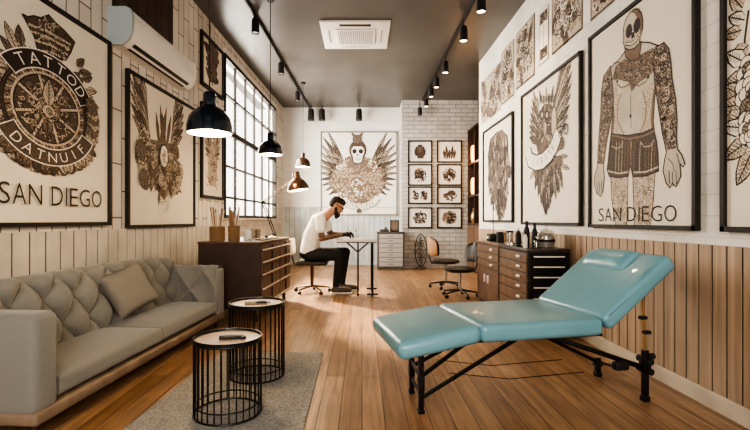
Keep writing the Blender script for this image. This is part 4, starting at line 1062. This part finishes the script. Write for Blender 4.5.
bottle(1.80, 4.70, .030, .17, M['jar'], M['blackmatte'], 'amber glass bottle between the black bottles and the jar')
bottle(1.72, 4.44, .024, .12, M['glass'], M['chrome'], 'small clear glass bottle near the chest front edge')
jr = thing('storage_jar', 'clear domed glass jar of grey cotton with a dark band on the tool chest', 'jar', (1.87, 4.58, CT+.001))
MB().lathe([(0, 0), (.085, 0), (.09, .02), (.09, .13), (.075, .165), (.03, .185), (0, .19)], 24).build('jar_glass', M['glass'], jr)
MB().lathe([(0, .006), (.078, .006), (.080, .10), (.06, .14), (0, .15)], 20).build('contents', M['greycab'], jr)
MB().lathe([(.0905, .06), (.0915, .06), (.0915, .085), (.0905, .085)], 24).build('label_band', M['blackmatte'], jr)
MB().sph((0, 0, .198), .014).build('knob', M['handlewhite'], jr)
t = thing('power_unit', 'small dark power unit with antenna rod at the far end of the cabinet', 'machine', (1.75, 6.0, CT+.001))
MB().box((0, 0, .05), (.15, .20, .10), .03).build('housing', M['blackmatte'], t); MB().cyl((0, 0, .1), (0, 0, .38), .005).build('rod', M['black'], t); MB().box((-.078, 0, .05), (.01, .08, .03), .003).build('display', M['handlewhite'], t)
for i, (x, y, r, h, m, lb) in enumerate(((1.72, 5.60, .045, .11, 'blackmatte', 'black canister in the middle of the wooden cabinet top'), (1.78, 5.42, .04, .13, 'chrome', 'silver canister beside the black canister on the cabinet'), (1.86, 5.75, .05, .10, 'jar', 'amber tub near the wall behind the black canister'))):
    t = thing('canister', lb, 'canister', (x, y, CT+.001)); MB().lathe([(0, 0), (r, 0), (r, h), (0, h)], 20).build('body', M[m], t); MB().lathe([(0, h), (r*1.05, h), (r*1.05, h+.02), (0, h+.025)], 20).build('lid', M['blackmatte'], t)
mb = MB(); mb.b2(-.09, .09, -.16, .16, 0, .012, .003); mb.b2(-.06, .02, -.1, .02, .012, .03, .004)
tag(mb.build('instrument_tray', M['chrome'], loc=(1.72, 5.08, CT+.001)), 'flat metal instrument tray lying on the tool chest', 'tray')

# ---------------------------------------------------------------- back cabinet and ornament
bc_ = thing('flat_file_cabinet', 'grey flat file cabinet with slim drawers against the back wall', 'cabinet', (.345, 9.9, 0))
wB = .585
MB().b2(0, wB, 0, .45, .0, .80, .003).build('body', M['greydark'], bc_, smooth=False)
MB().b2(-.01, wB+.01, -.01, .46, .80, .836, .004).build('top', M['greydark'], bc_)
for k in range(7):
    z1 = .79-.103*k; d = MB().b2(.03, wB-.03, -.014, 0, z1-.092, z1, .003).build('drawer', M['greycab'], bc_, smooth=False)
    MB().b2(wB/2-.05, wB/2+.05, -.022, -.014, z1-.050, z1-.038).build('handle', M['greydark'], d)
A = Art(WB, 0.62-.09, .62+.09, .8, 1.1, 5)
t = thing('picture_frame', 'small dark picture frame standing on the grey flat file cabinet', 'picture frame', (.73, 10.1, .837))
MB().box((0, 0, .13), (.20, .02, .26), .004).build('frame', M['frame'], t); MB().box((0, -.011, .13), (.15, .004, .21), 0).build('print', M['mid'], t)
t = thing('small_machine', 'low dark machine lying on the grey flat file cabinet beside the picture frame', 'machine', (.50, 10.05, .837)); MB().box((0, 0, .03), (.20, .12, .06), .02).build('body', M['iron'], t); MB().cyl((.0, 0, .06), (.06, 0, .10), .02).build('head', M['iron'], t)
orn = thing('iron_stand', 'oval wrought iron scroll stand leaning at the brick wall behind the stools', 'ornament', (1.32, 10.08, 0))
MB().tube([(.13*math.cos(2*PI*k/32), 0, .42+.36*math.sin(2*PI*k/32)) for k in range(32)], .014, 6, True).build('rim', M['iron'], orn)
mb = MB()
for k in range(8):
    a = 2*PI*k/8; c0 = (.055*math.cos(a), .42+.2*math.sin(a)); mb.tube([(c0[0]+.05*(1-j/12)*math.cos(a+j*.8), 0, c0[1]+.09*(1-j/12)*math.sin(a+j*.8)) for j in range(12)], .009, 5)
mb.tube([(0, 0, .06), (0, 0, .78)], .010, 6); mb.build('scrollwork', M['iron'], orn)
mb = MB(); mb.tube([(-.12, .05, .008), (0, 0, .07), (.12, .05, .008)], .012, 6); mb.tube([(0, 0, .07), (0, -.1, .008)], .012, 6); mb.build('foot', M['iron'], orn)

# tall dark shelf cabinet in the alcove with added amber glow shapes
sc_ = thing('display_cabinet', 'tall dark wood display cabinet in the alcove past the brick wall', 'cabinet', (2.36, 8.3, 0))
mb = MB(); w, d_ = .29, 1.75
mb.b2(.26, w, 0, d_, 0, 3.1); 
for y in (0, .56, 1.15, 1.72): mb.b2(0, w, y, y+.03, 0, 3.1)
for z in (0, 1.0, 1.6, 2.3, 3.07): mb.b2(0, w, 0, d_, z, z+.03)
mb.build('carcass', M['cabside'], sc_, smooth=False)
for (y0, y1) in ((.03, .56), (.59, 1.15), (1.18, 1.72)):
    dd = MB().b2(-.015, 0, y0, y1, .04, .99, .003).build('door', M['cabwood'], sc_, smooth=False); MB().sph((-.025, y1-.06, .6), .014).build('knob', M['brass'], dd)
for i, (y, z, lb) in enumerate(((1.42, 1.631, 'tall amber glowing shape added for warm reflections, middle shelf of the alcove cabinet'), (1.42, 2.331, 'amber glowing shape added for warm reflections, upper shelf of the alcove cabinet'))):
    t = thing('amber_glow_shape', lb, 'added glow', (2.40, 8.3+y, z))  # made-up glowing shape standing in for warm reflections on the dark wood
    MB().lathe([(0, 0), (.035, 0), (.04, .02), (.035, .03)], 16).build('base', M['brass'], t)
    MB().lathe([(.03, .03), (.045, .10), (.045, .32), (.02, .38), (0, .38)], 16).build('glow_body', M['amber'], t)
t = thing('brass_vase', 'brass vase with dark handles on the lower shelf of the alcove cabinet', 'vase', (2.42, 9.7, 1.031)); MB().lathe([(0, 0), (.05, 0), (.08, .1), (.07, .2), (.03, .27), (.04, .32), (.03, .32), (0, .25)], 20).build('body', M['brass'], t)

# ---------------------------------------------------------------- stools
def five_base(t, rad, z=.05, m=None):
    m = m or M['black']
    for k in range(5):
        a = 2*PI*k/5+.3; c, s_ = math.cos(a), math.sin(a)
        l = MB().tube([(0, 0, z+.05), (c*rad*.5, s_*rad*.5, z+.035), (c*rad, s_*rad, z+.015)], [.018, .014, .011], 8).build('base_leg', m, t)
        mb = MB(); mb.cyl((c*rad-s_*.018, s_*rad+c*.018, .024), (c*rad+s_*.018, s_*rad-c*.018, .024), .024, n=14); mb.cyl((c*rad, s_*rad, .03), (c*rad, s_*rad, z+.02), .007); mb.build('caster', M['blackmatte'], l)
def swivel(x, y, rz, sz, label, seatm, backm, back=True, rad=.25, k=1.0):
    t = thing('swivel_chair', label, 'chair', (x, y, 0), rz, 'swivel chairs with padded backs')
    five_base(t, rad)
    MB().cyl((0, 0, .08), (0, 0, sz-.05), .024*k).build('column', M['chrome'], t)
    mb = MB(); mb.lathe([(0, sz-.07), (.15*k, sz-.07), (.215*k, sz-.05), (.225*k, sz-.02), (.20*k, sz), (0, sz+.006)], 32); mb.build('seat', seatm, t)
    if back:
        mb = MB(); mb.tube([(-.10*k, 0, sz-.07), (-.24*k, 0, sz-.05), (-.285*k, 0, sz+.06), (-.27*k, 0, sz+.2)], .014, 8); mb.build('back_support', M['black'], t)
        for (nm, m, off, th) in (('backrest', M['leather'], 0, .05), ('back_shell', backm, -.034, .02)):
            mb = MB()
            for sg in (1, -1):
                def f(u, v):
                    a = (u-.5)*2; b = (v-.5)*2
                    w = .19*k*(1-.18*max(0, b)**2-.10*max(0, -b)); e = (1-abs(a)**4)*(1-abs(b)**4)
                    yy = a*w*(1-.55*max(0, b)**5-.3*max(0, -b)**5); return (-.235*k+off-.03*(v)+ .10*k*(a*a)*.7+sg*th/2*max(e, 0)**.5, yy, sz+.07+.30*k*v-.04*a*a*v)
                mb.grid(f, 14, 14)
            mb.build(nm, m, t)
    return t
swivel(1.40, 6.45, math.radians(195), .425, 'black padded swivel chair in front, nearer to the teal table', M['leather'], M['tanleather'])
swivel(1.36, 7.30, math.radians(10), .46, 'black padded swivel chair with tan back shell, farther back by the brick wall', M['leather'], M['tanleather'])

# ---------------------------------------------------------------- work table for the man
wt = thing('work_table', 'narrow white topped work table with dark legs in front of the man', 'table', (-.33, 6.42, 0))
MB().b2(-.045, .54, 0, .64, .785, .822, .006).build('tabletop', M['whitetop'], wt)
MB().b2(-.035, .535, -.006, .646, .772, .786, .003).build('apron', M['greydark'], wt, smooth=False)
for x, y, r in ((.48, .05, .017), (.48, .59, .017), (.27, .57, .012), (.27, .08, .010)): 
    mb = MB(); mb.cyl((x, y, .02), (x, y, .775), r, n=10); mb.sph((x, y, .02), .02); mb.build('leg', M['black'], wt)
MB().tube([(.10, .32, .77), (.22, .32, .66), (.27, .32, .62)], .012, 8).build('brace', M['greydark'], wt); MB().tube([(.44, .32, .77), (.33, .32, .68), (.27, .32, .62)], .012, 8).build('brace', M['greydark'], wt)
MB().cyl((.27, .08, .62), (.27, .57, .62), .010).build('cross_bar', M['black'], wt)
MB().b2(.40, .56, .03, .07, .02, .045, .004).build('foot_bar', M['black'], wt); MB().b2(.40, .56, .57, .61, .02, .045, .004).build('foot_bar', M['black'], wt)
t = thing('ink_bottle', 'small white ink bottle standing upright on the work table', 'bottle', (-.09, 6.72, .823)); MB().lathe([(0, 0), (.022, 0), (.022, .07), (.008, .09), (.008, .12), (0, .12)], 14).build('body', M['whitetop'], t); MB().lathe([(.010, .105), (.010, .13), (0, .135)], 12).build('cap', M['blackmatte'], t)
mb = MB(); mb.b2(-.10, .10, -.14, .14, 0, .004); tag(mb.build('paper_sheet', M['paper2'], loc=(.07, 6.72, .823), smooth=False), 'white sheet of paper lying at the right end of the work table', 'paper')

# stool of the man
mc = thing('swivel_chair', 'brown swivel work chair on five casters under the seated man', 'chair', (-.76, 6.85, 0), 0, 'swivel chairs with padded backs')
five_base(mc, .27, .05, M['shade_brown'])
MB().cyl((0, 0, .08), (0, 0, .42), .026).build('column', M['shade_brown'], mc)
MB().box((.01, 0, .455), (.46, .44, .065), .03, seg=4).build('seat', M['leather'], mc)
MB().tube([(-.1, 0, .42), (-.27, 0, .43), (-.305, 0, .54), (-.295, 0, .66)], .016, 8).build('back_support', M['shade_brown'], mc)
MB().box((-.30, 0, .70), (.045, .36, .24), .022, seg=4, rot=Matrix.Rotation(-.08, 3, 'Y')).build('backrest', M['rail'], mc)

# ---------------------------------------------------------------- the man
def blob(parts, name, m, parent, voxel=.009, smooth=3, sub=0):
    bm = bmesh.new()
    def sp(c, r, sc=(1,1,1), rot=None):
        g = bmesh.ops.create_icosphere(bm, subdivisions=2, radius=r)
        bmesh.ops.transform(bm, matrix=Matrix.Translation(c) @ (rot.to_4x4() if rot else Matrix.Identity(4)) @ Matrix.Diagonal((*sc, 1)), verts=g['verts'])
    for p in parts:
        if p[0] == 'c':
            _, a, b, r0, r1 = p; a = Vector(a); b = Vector(b); n = max(2, int((b-a).length/(min(r0, r1)*.35))+1)
            for i in range(n+1): sp(a.lerp(b, i/n), r0+(r1-r0)*i/n)
        else:
            sp(p[1], 1, p[2], p[3] if len(p) > 3 else None)
    me = bpy.data.meshes.new(name); bm.to_mesh(me); bm.free()
    o = bpy.data.objects.new(name, me); C.objects.link(o)
    r = o.modifiers.new('r', 'REMESH'); r.mode = 'VOXEL'; r.voxel_size = voxel
    if smooth: s = o.modifiers.new('s', 'SMOOTH'); s.factor = .6; s.iterations = smooth
    dg = bpy.context.evaluated_depsgraph_get(); me2 = bpy.data.meshes.new_from_object(o.evaluated_get(dg))
    o.modifiers.clear(); o.data = me2; me2.name = name
    for p in me2.polygons: p.use_smooth = True
    me2.materials.clear(); me2.materials.append(m)
    if parent: o.parent = parent
    return o
PX, PY = -.76, 6.85
man = thing('person', 'man in white t-shirt and dark trousers seated, bent over the work table', 'person', (PX, PY, 0))
hipR, hipL = (-.02, -.10, .575), (-.02, .10, .575)
knR, knL = (.43, -.13, .575), (.50, .13, .60)
anR, anL = (.37, -.13, .105), (.45, .15, .105)
shR, shL = (.14, -.20, 1.12), (.16, .20, 1.12)
elR, elL = (.17, -.26, .83), (.27, .26, .87)
wrR, wrL = (.46, -.115, .875), (.50, .065, .885)
hd_c = Vector((.365, 0, 1.318))
tilt = Matrix.Rotation(math.radians(34), 3, 'Y')
def HP(x, y, z): return hd_c+tilt @ Vector((x, y, z))
fing = []
def hand(parts, w, d, side, k=0.0):
    w = Vector(w); d = Vector(d).normalized(); lat = Vector((0, 1, 0)); palm = w+d*.05
    parts.append(('c', w, w+d*.085, .026+k, .030+k)); parts.append(('e', palm+d*.01, (.048+k, .040+k, .022+k), d.to_track_quat('X', 'Z').to_matrix()))
    base = w+d*.085
    for i in range(4):
        o = (i-1.5)*.020; L1 = (.034, .040, .036, .028)[i]
        b = base+lat*o; dd = (d+Vector((0, 0, -.35))).normalized(); m1 = b+dd*L1; m2 = m1+(d*.35+Vector((0, 0, -1))).normalized()*L1*.75; m3 = m2+(-d*.35+Vector((0, 0, -1))).normalized()*L1*.5
        parts += [('c', b, m1, .0095+k, .009+k), ('c', m1, m2, .009+k, .0085+k), ('c', m2, m3, .0085+k, .0075+k)]
    tb_ = w+d*.03+lat*side*.03; t1 = tb_+(d*.8+lat*side*.45+Vector((0, 0, -.4))).normalized()*.04; t2 = t1+(d*.8-lat*side*.3+Vector((0, 0, -.5))).normalized()*.03
    parts += [('c', tb_, t1, .012+k, .011+k), ('c', t1, t2, .011+k, .009+k)]
body = [('e', (-.03, 0, .60), (.155, .185, .12)), ('c', (-.03, 0, .64), (.0, 0, .85), .130, .125), ('c', (-.03, -.05, .64), (.0, -.05, .85), .115, .12), ('c', (-.03, .05, .64), (.0, .05, .85), .115, .12),
        ('c', (0, -.06, .85), (.10, -.09, 1.05), .12, .115), ('c', (0, .06, .85), (.10, .09, 1.05), .12, .115), ('c', (.10, -.13, 1.09), (.12, .13, 1.09), .10, .10),
        ('c', (.13, 0, 1.10), (.315, 0, 1.26), .080, .066),
        ('c', hipR, knR, .092, .066), ('c', hipL, knL, .092, .066), ('c', knR, anR, .060, .038), ('c', knL, anL, .060, .038),
        ('c', anR, (.40, -.13, .06), .038, .035), ('c', anL, (.50, .15, .06), .038, .035),
        ('c', shR, elR, .062, .045), ('c', shL, elL, .062, .045), ('c', elR, wrR, .044, .028), ('c', elL, wrL, .044, .028),
        ('e', HP(0, 0, .03), (.112, .090, .105), tilt), ('e', HP(.035, 0, -.05), (.075, .068, .085), tilt), ('c', HP(.075, 0, -.095), HP(.085, 0, -.10), .035, .033),
        ('c', HP(.100, 0, .015), HP(.128, 0, -.022), .012, .017), ('e', HP(.105, 0, -.065), (.014, .028, .012), tilt),
        ('e', HP(-.005, -.092, -.005), (.026, .012, .036), tilt), ('e', HP(-.005, .092, -.005), (.026, .012, .036), tilt),
        ('e', HP(.098, -.035, .02), (.016, .016, .012), tilt), ('e', HP(.098, .035, .02), (.016, .016, .012), tilt)]
hand(body, wrR, (1, .18, .15), 1); hand(body, wrL, (1, -.15, .05), -1)
blob(body, 'body', M['skin'], man, .0075, 3)
k = .014
shirt = [('c', (-.04, 0, .62), (.0, 0, .85), .150, .142), ('c', (-.04, -.06, .62), (.0, -.06, .85), .132, .134), ('c', (-.04, .06, .62), (.0, .06, .85), .132, .134),
         ('c', (0, -.06, .85), (.10, -.09, 1.05), .136, .13), ('c', (0, .06, .85), (.10, .09, 1.05), .136, .13), ('c', (.10, -.13, 1.09), (.12, .13, 1.09), .114, .114),
         ('c', shR, (.155, -.235, .96), .082, .076), ('c', shL, (.22, .235, .98), .082, .076), ('c', (.14, 0, 1.14), (.185, 0, 1.175), .085, .070)]
blob(shirt, 'tshirt', M['tshirt'], man, .009, 3)
pants = [('e', (-.03, 0, .59), (.168, .198, .112)), ('c', hipR, knR, .107, .082), ('c', hipL, knL, .107, .082), ('c', knR, (anR[0], anR[1], .13), .078, .052), ('c', knL, (anL[0], anL[1], .13), .078, .052)]
blob(pants, 'trousers', M['pants'], man, .009, 3)
for (an, dx) in ((anR, 0), (anL, 0)):
    x, y = an[0], an[1]
    sh = blob([('c', (x-.01, y, .085), (x+.02, y, .08), .047, .047), ('c', (x-.03, y, .055), (x+.20, y, .05), .050, .040), ('e', (x+.09, y, .06), (.15, .056, .045))], 'shoe', M['shoe'], man, .008, 3)
    mb = MB(); mb.box((x+.085, y, .012), (.33, .11, .024), .012); mb.build('sole', M['sole'], sh)
    mb = MB(); 
    for j in range(3): mb.cyl((x+.06+.03*j, y-.03, .09-.012*j), (x+.06+.03*j, y+.03, .09-.012*j), .005, n=6)
    mb.build('laces', M['sole'], sh)
# tattooed sleeves: thin ink layer over forearms and upper arm
for (s_, e_, w_) in ((shR, elR, wrR), (shL, elL, wrL)):
    s_ = Vector(s_); e_ = Vector(e_); w_ = Vector(w_)
    blob([('c', s_.lerp(e_, .40), e_, .0565, .0475), ('c', e_, e_.lerp(w_, .93), .0465, .0315)], 'arm_tattoo', M['tattoo'], man, .007, 2)
for w_, d_, sd in ((wrR, (1, .18, .15), 1), (wrL, (1, -.15, .05), -1)):
    g = []; hand(g, w_, d_, sd, .0035); blob(g, 'glove', M['blackmatte'], man, .0055, 1)
# hair with faded sides, beard, sunglasses
blob([('e', HP(-.010, 0, .062), (.112, .090, .084), tilt), ('e', HP(.03, 0, .095), (.085, .075, .055), tilt), ('e', HP(-.045, 0, .015), (.080, .092, .085), tilt)], 'hair', M['hair'], man, .008, 2)
blob([('c', HP(.02, -.074, -.03), HP(.07, -.055, -.10), .022, .030), ('c', HP(.02, .074, -.03), HP(.07, .055, -.10), .022, .030), ('c', HP(.07, -.045, -.10), HP(.10, 0, -.112), .036, .042), ('c', HP(.07, .045, -.10), HP(.10, 0, -.112), .036, .042), ('c', HP(.10, 0, -.11), HP(.10, 0, -.145), .038, .028),
      ('c', HP(.116, -.028, -.05), HP(.116, .028, -.05), .013, .013)], 'beard', M['hair'], man, .007, 2)
sg_ = MB(); 
for s in (-1, 1):
    sg_.box(HP(.118, s*.036, .018), (.010, .056, .040), .004, rot=tilt); sg_.cyl(HP(.115, s*.066, .026), HP(-.01, s*.098, .018), .0055, n=6)
sg_.cyl(HP(.122, -.012, .026), HP(.122, .012, .026), .005, n=6)
sg_.build('sunglasses', M['blackmatte'], man)
tm = MB(); tm.X = Matrix.Identity(4)
tm.cyl((-.205, 6.83, .90), (-.185, 6.835, .955), .013); tm.cyl((-.20, 6.832, .905), (-.235+.05, 6.83, .835), .006, .002); tm.box((-.188, 6.835, .965), (.045, .03, .035), .006)
tag(tm.build('tattoo_machine', M['chrome']), 'small tattoo machine held in the black gloved hands of the seated man', 'tattoo machine')

# ---------------------------------------------------------------- lights
def area(name, loc, direc, sx, sy, e, col, spread=None):
    l = bpy.data.lights.new(name, 'AREA'); l.shape = 'RECTANGLE'; l.size = sx; l.size_y = sy; l.energy = e; l.color = col
    if spread: l.spread = spread
    o = bpy.data.objects.new(name, l); C.objects.link(o); o.location = loc
    o.rotation_euler = Vector(direc).to_track_quat('-Z', 'Y').to_euler(); return o
def point(name, loc, e, col, r=.05):
    l = bpy.data.lights.new(name, 'POINT'); l.energy = e; l.color = col; l.shadow_soft_size = r
    o = bpy.data.objects.new(name, l); C.objects.link(o); o.location = loc; return o
def spotl(name, loc, d, e, col, ang=70, r=.05, blend=.6):
    l = bpy.data.lights.new(name, 'SPOT'); l.energy = e; l.color = col; l.spot_size = math.radians(ang); l.spot_blend = blend; l.shadow_soft_size = r
    o = bpy.data.objects.new(name, l); C.objects.link(o); o.location = loc; o.rotation_euler = Vector(d).to_track_quat('-Z', 'Y').to_euler(); return o
area('window_daylight', (XL(8.5)-.6, 8.5, 2.5), (1, -.1, -.12), 3.6, 2.9, 620, (1, .93, .83))
s = bpy.data.lights.new('sun', 'SUN'); s.energy = 28; s.angle = math.radians(7); s.color = (1, .80, .55)
so = bpy.data.objects.new('sun', s); C.objects.link(so); so.rotation_euler = Vector((.46, -.62, -.60)).to_track_quat('-Z', 'Y').to_euler()
for (x, y, z, k_, m_, lb) in PEND: point('pendant_light', (x, y, z-.02), 16, (1, .72, .42), .06)
point('desk_lamp_light', tuple(Vector((-1.17, 6.0, zc))+(sm @ Vector((0, 0, -.2)))), 8, (1, .75, .45), .05)
for i, (y, z, k_) in enumerate(RS[:6]): spotl('track_spot', (RT, y, z-.1), (.35, -.1, -1), 30, (1, .78, .52), 100)
area('added_front_fill', (0, -1.9, 1.95), (0, 1, -.1), 2.5, 1.9, 105, (1, .93, .85))  # fill lamp added behind the camera to brighten the foreground
point('alcove_glow', (2.2, 9.6, 2.4), 8, (1, .55, .25), .1)
w = bpy.data.worlds.new('world'); bpy.context.scene.world = w; w.use_nodes = True
bg = w.node_tree.nodes['Background']; bg.inputs[0].default_value = (1, .95, .87, 1); bg.inputs[1].default_value = 3.0

# ---------------------------------------------------------------- camera
cam = bpy.data.cameras.new('camera'); co = bpy.data.objects.new('camera', cam); C.objects.link(co)
cam.sensor_width = 36; cam.lens = 36*F/750; co.location = (0, 0, H); co.rotation_euler = (PI/2, 0, 0)
cam.shift_x = (375-VX)/750; cam.shift_y = (VY-215)/750; cam.clip_start = .05
bpy.context.scene.camera = co
sc = bpy.context.scene
sc.view_settings.view_transform = 'AgX'; sc.view_settings.look = 'AgX - High Contrast'; sc.view_settings.exposure = .25
sc.cycles.use_denoising = True; sc.cycles.max_bounces = 8
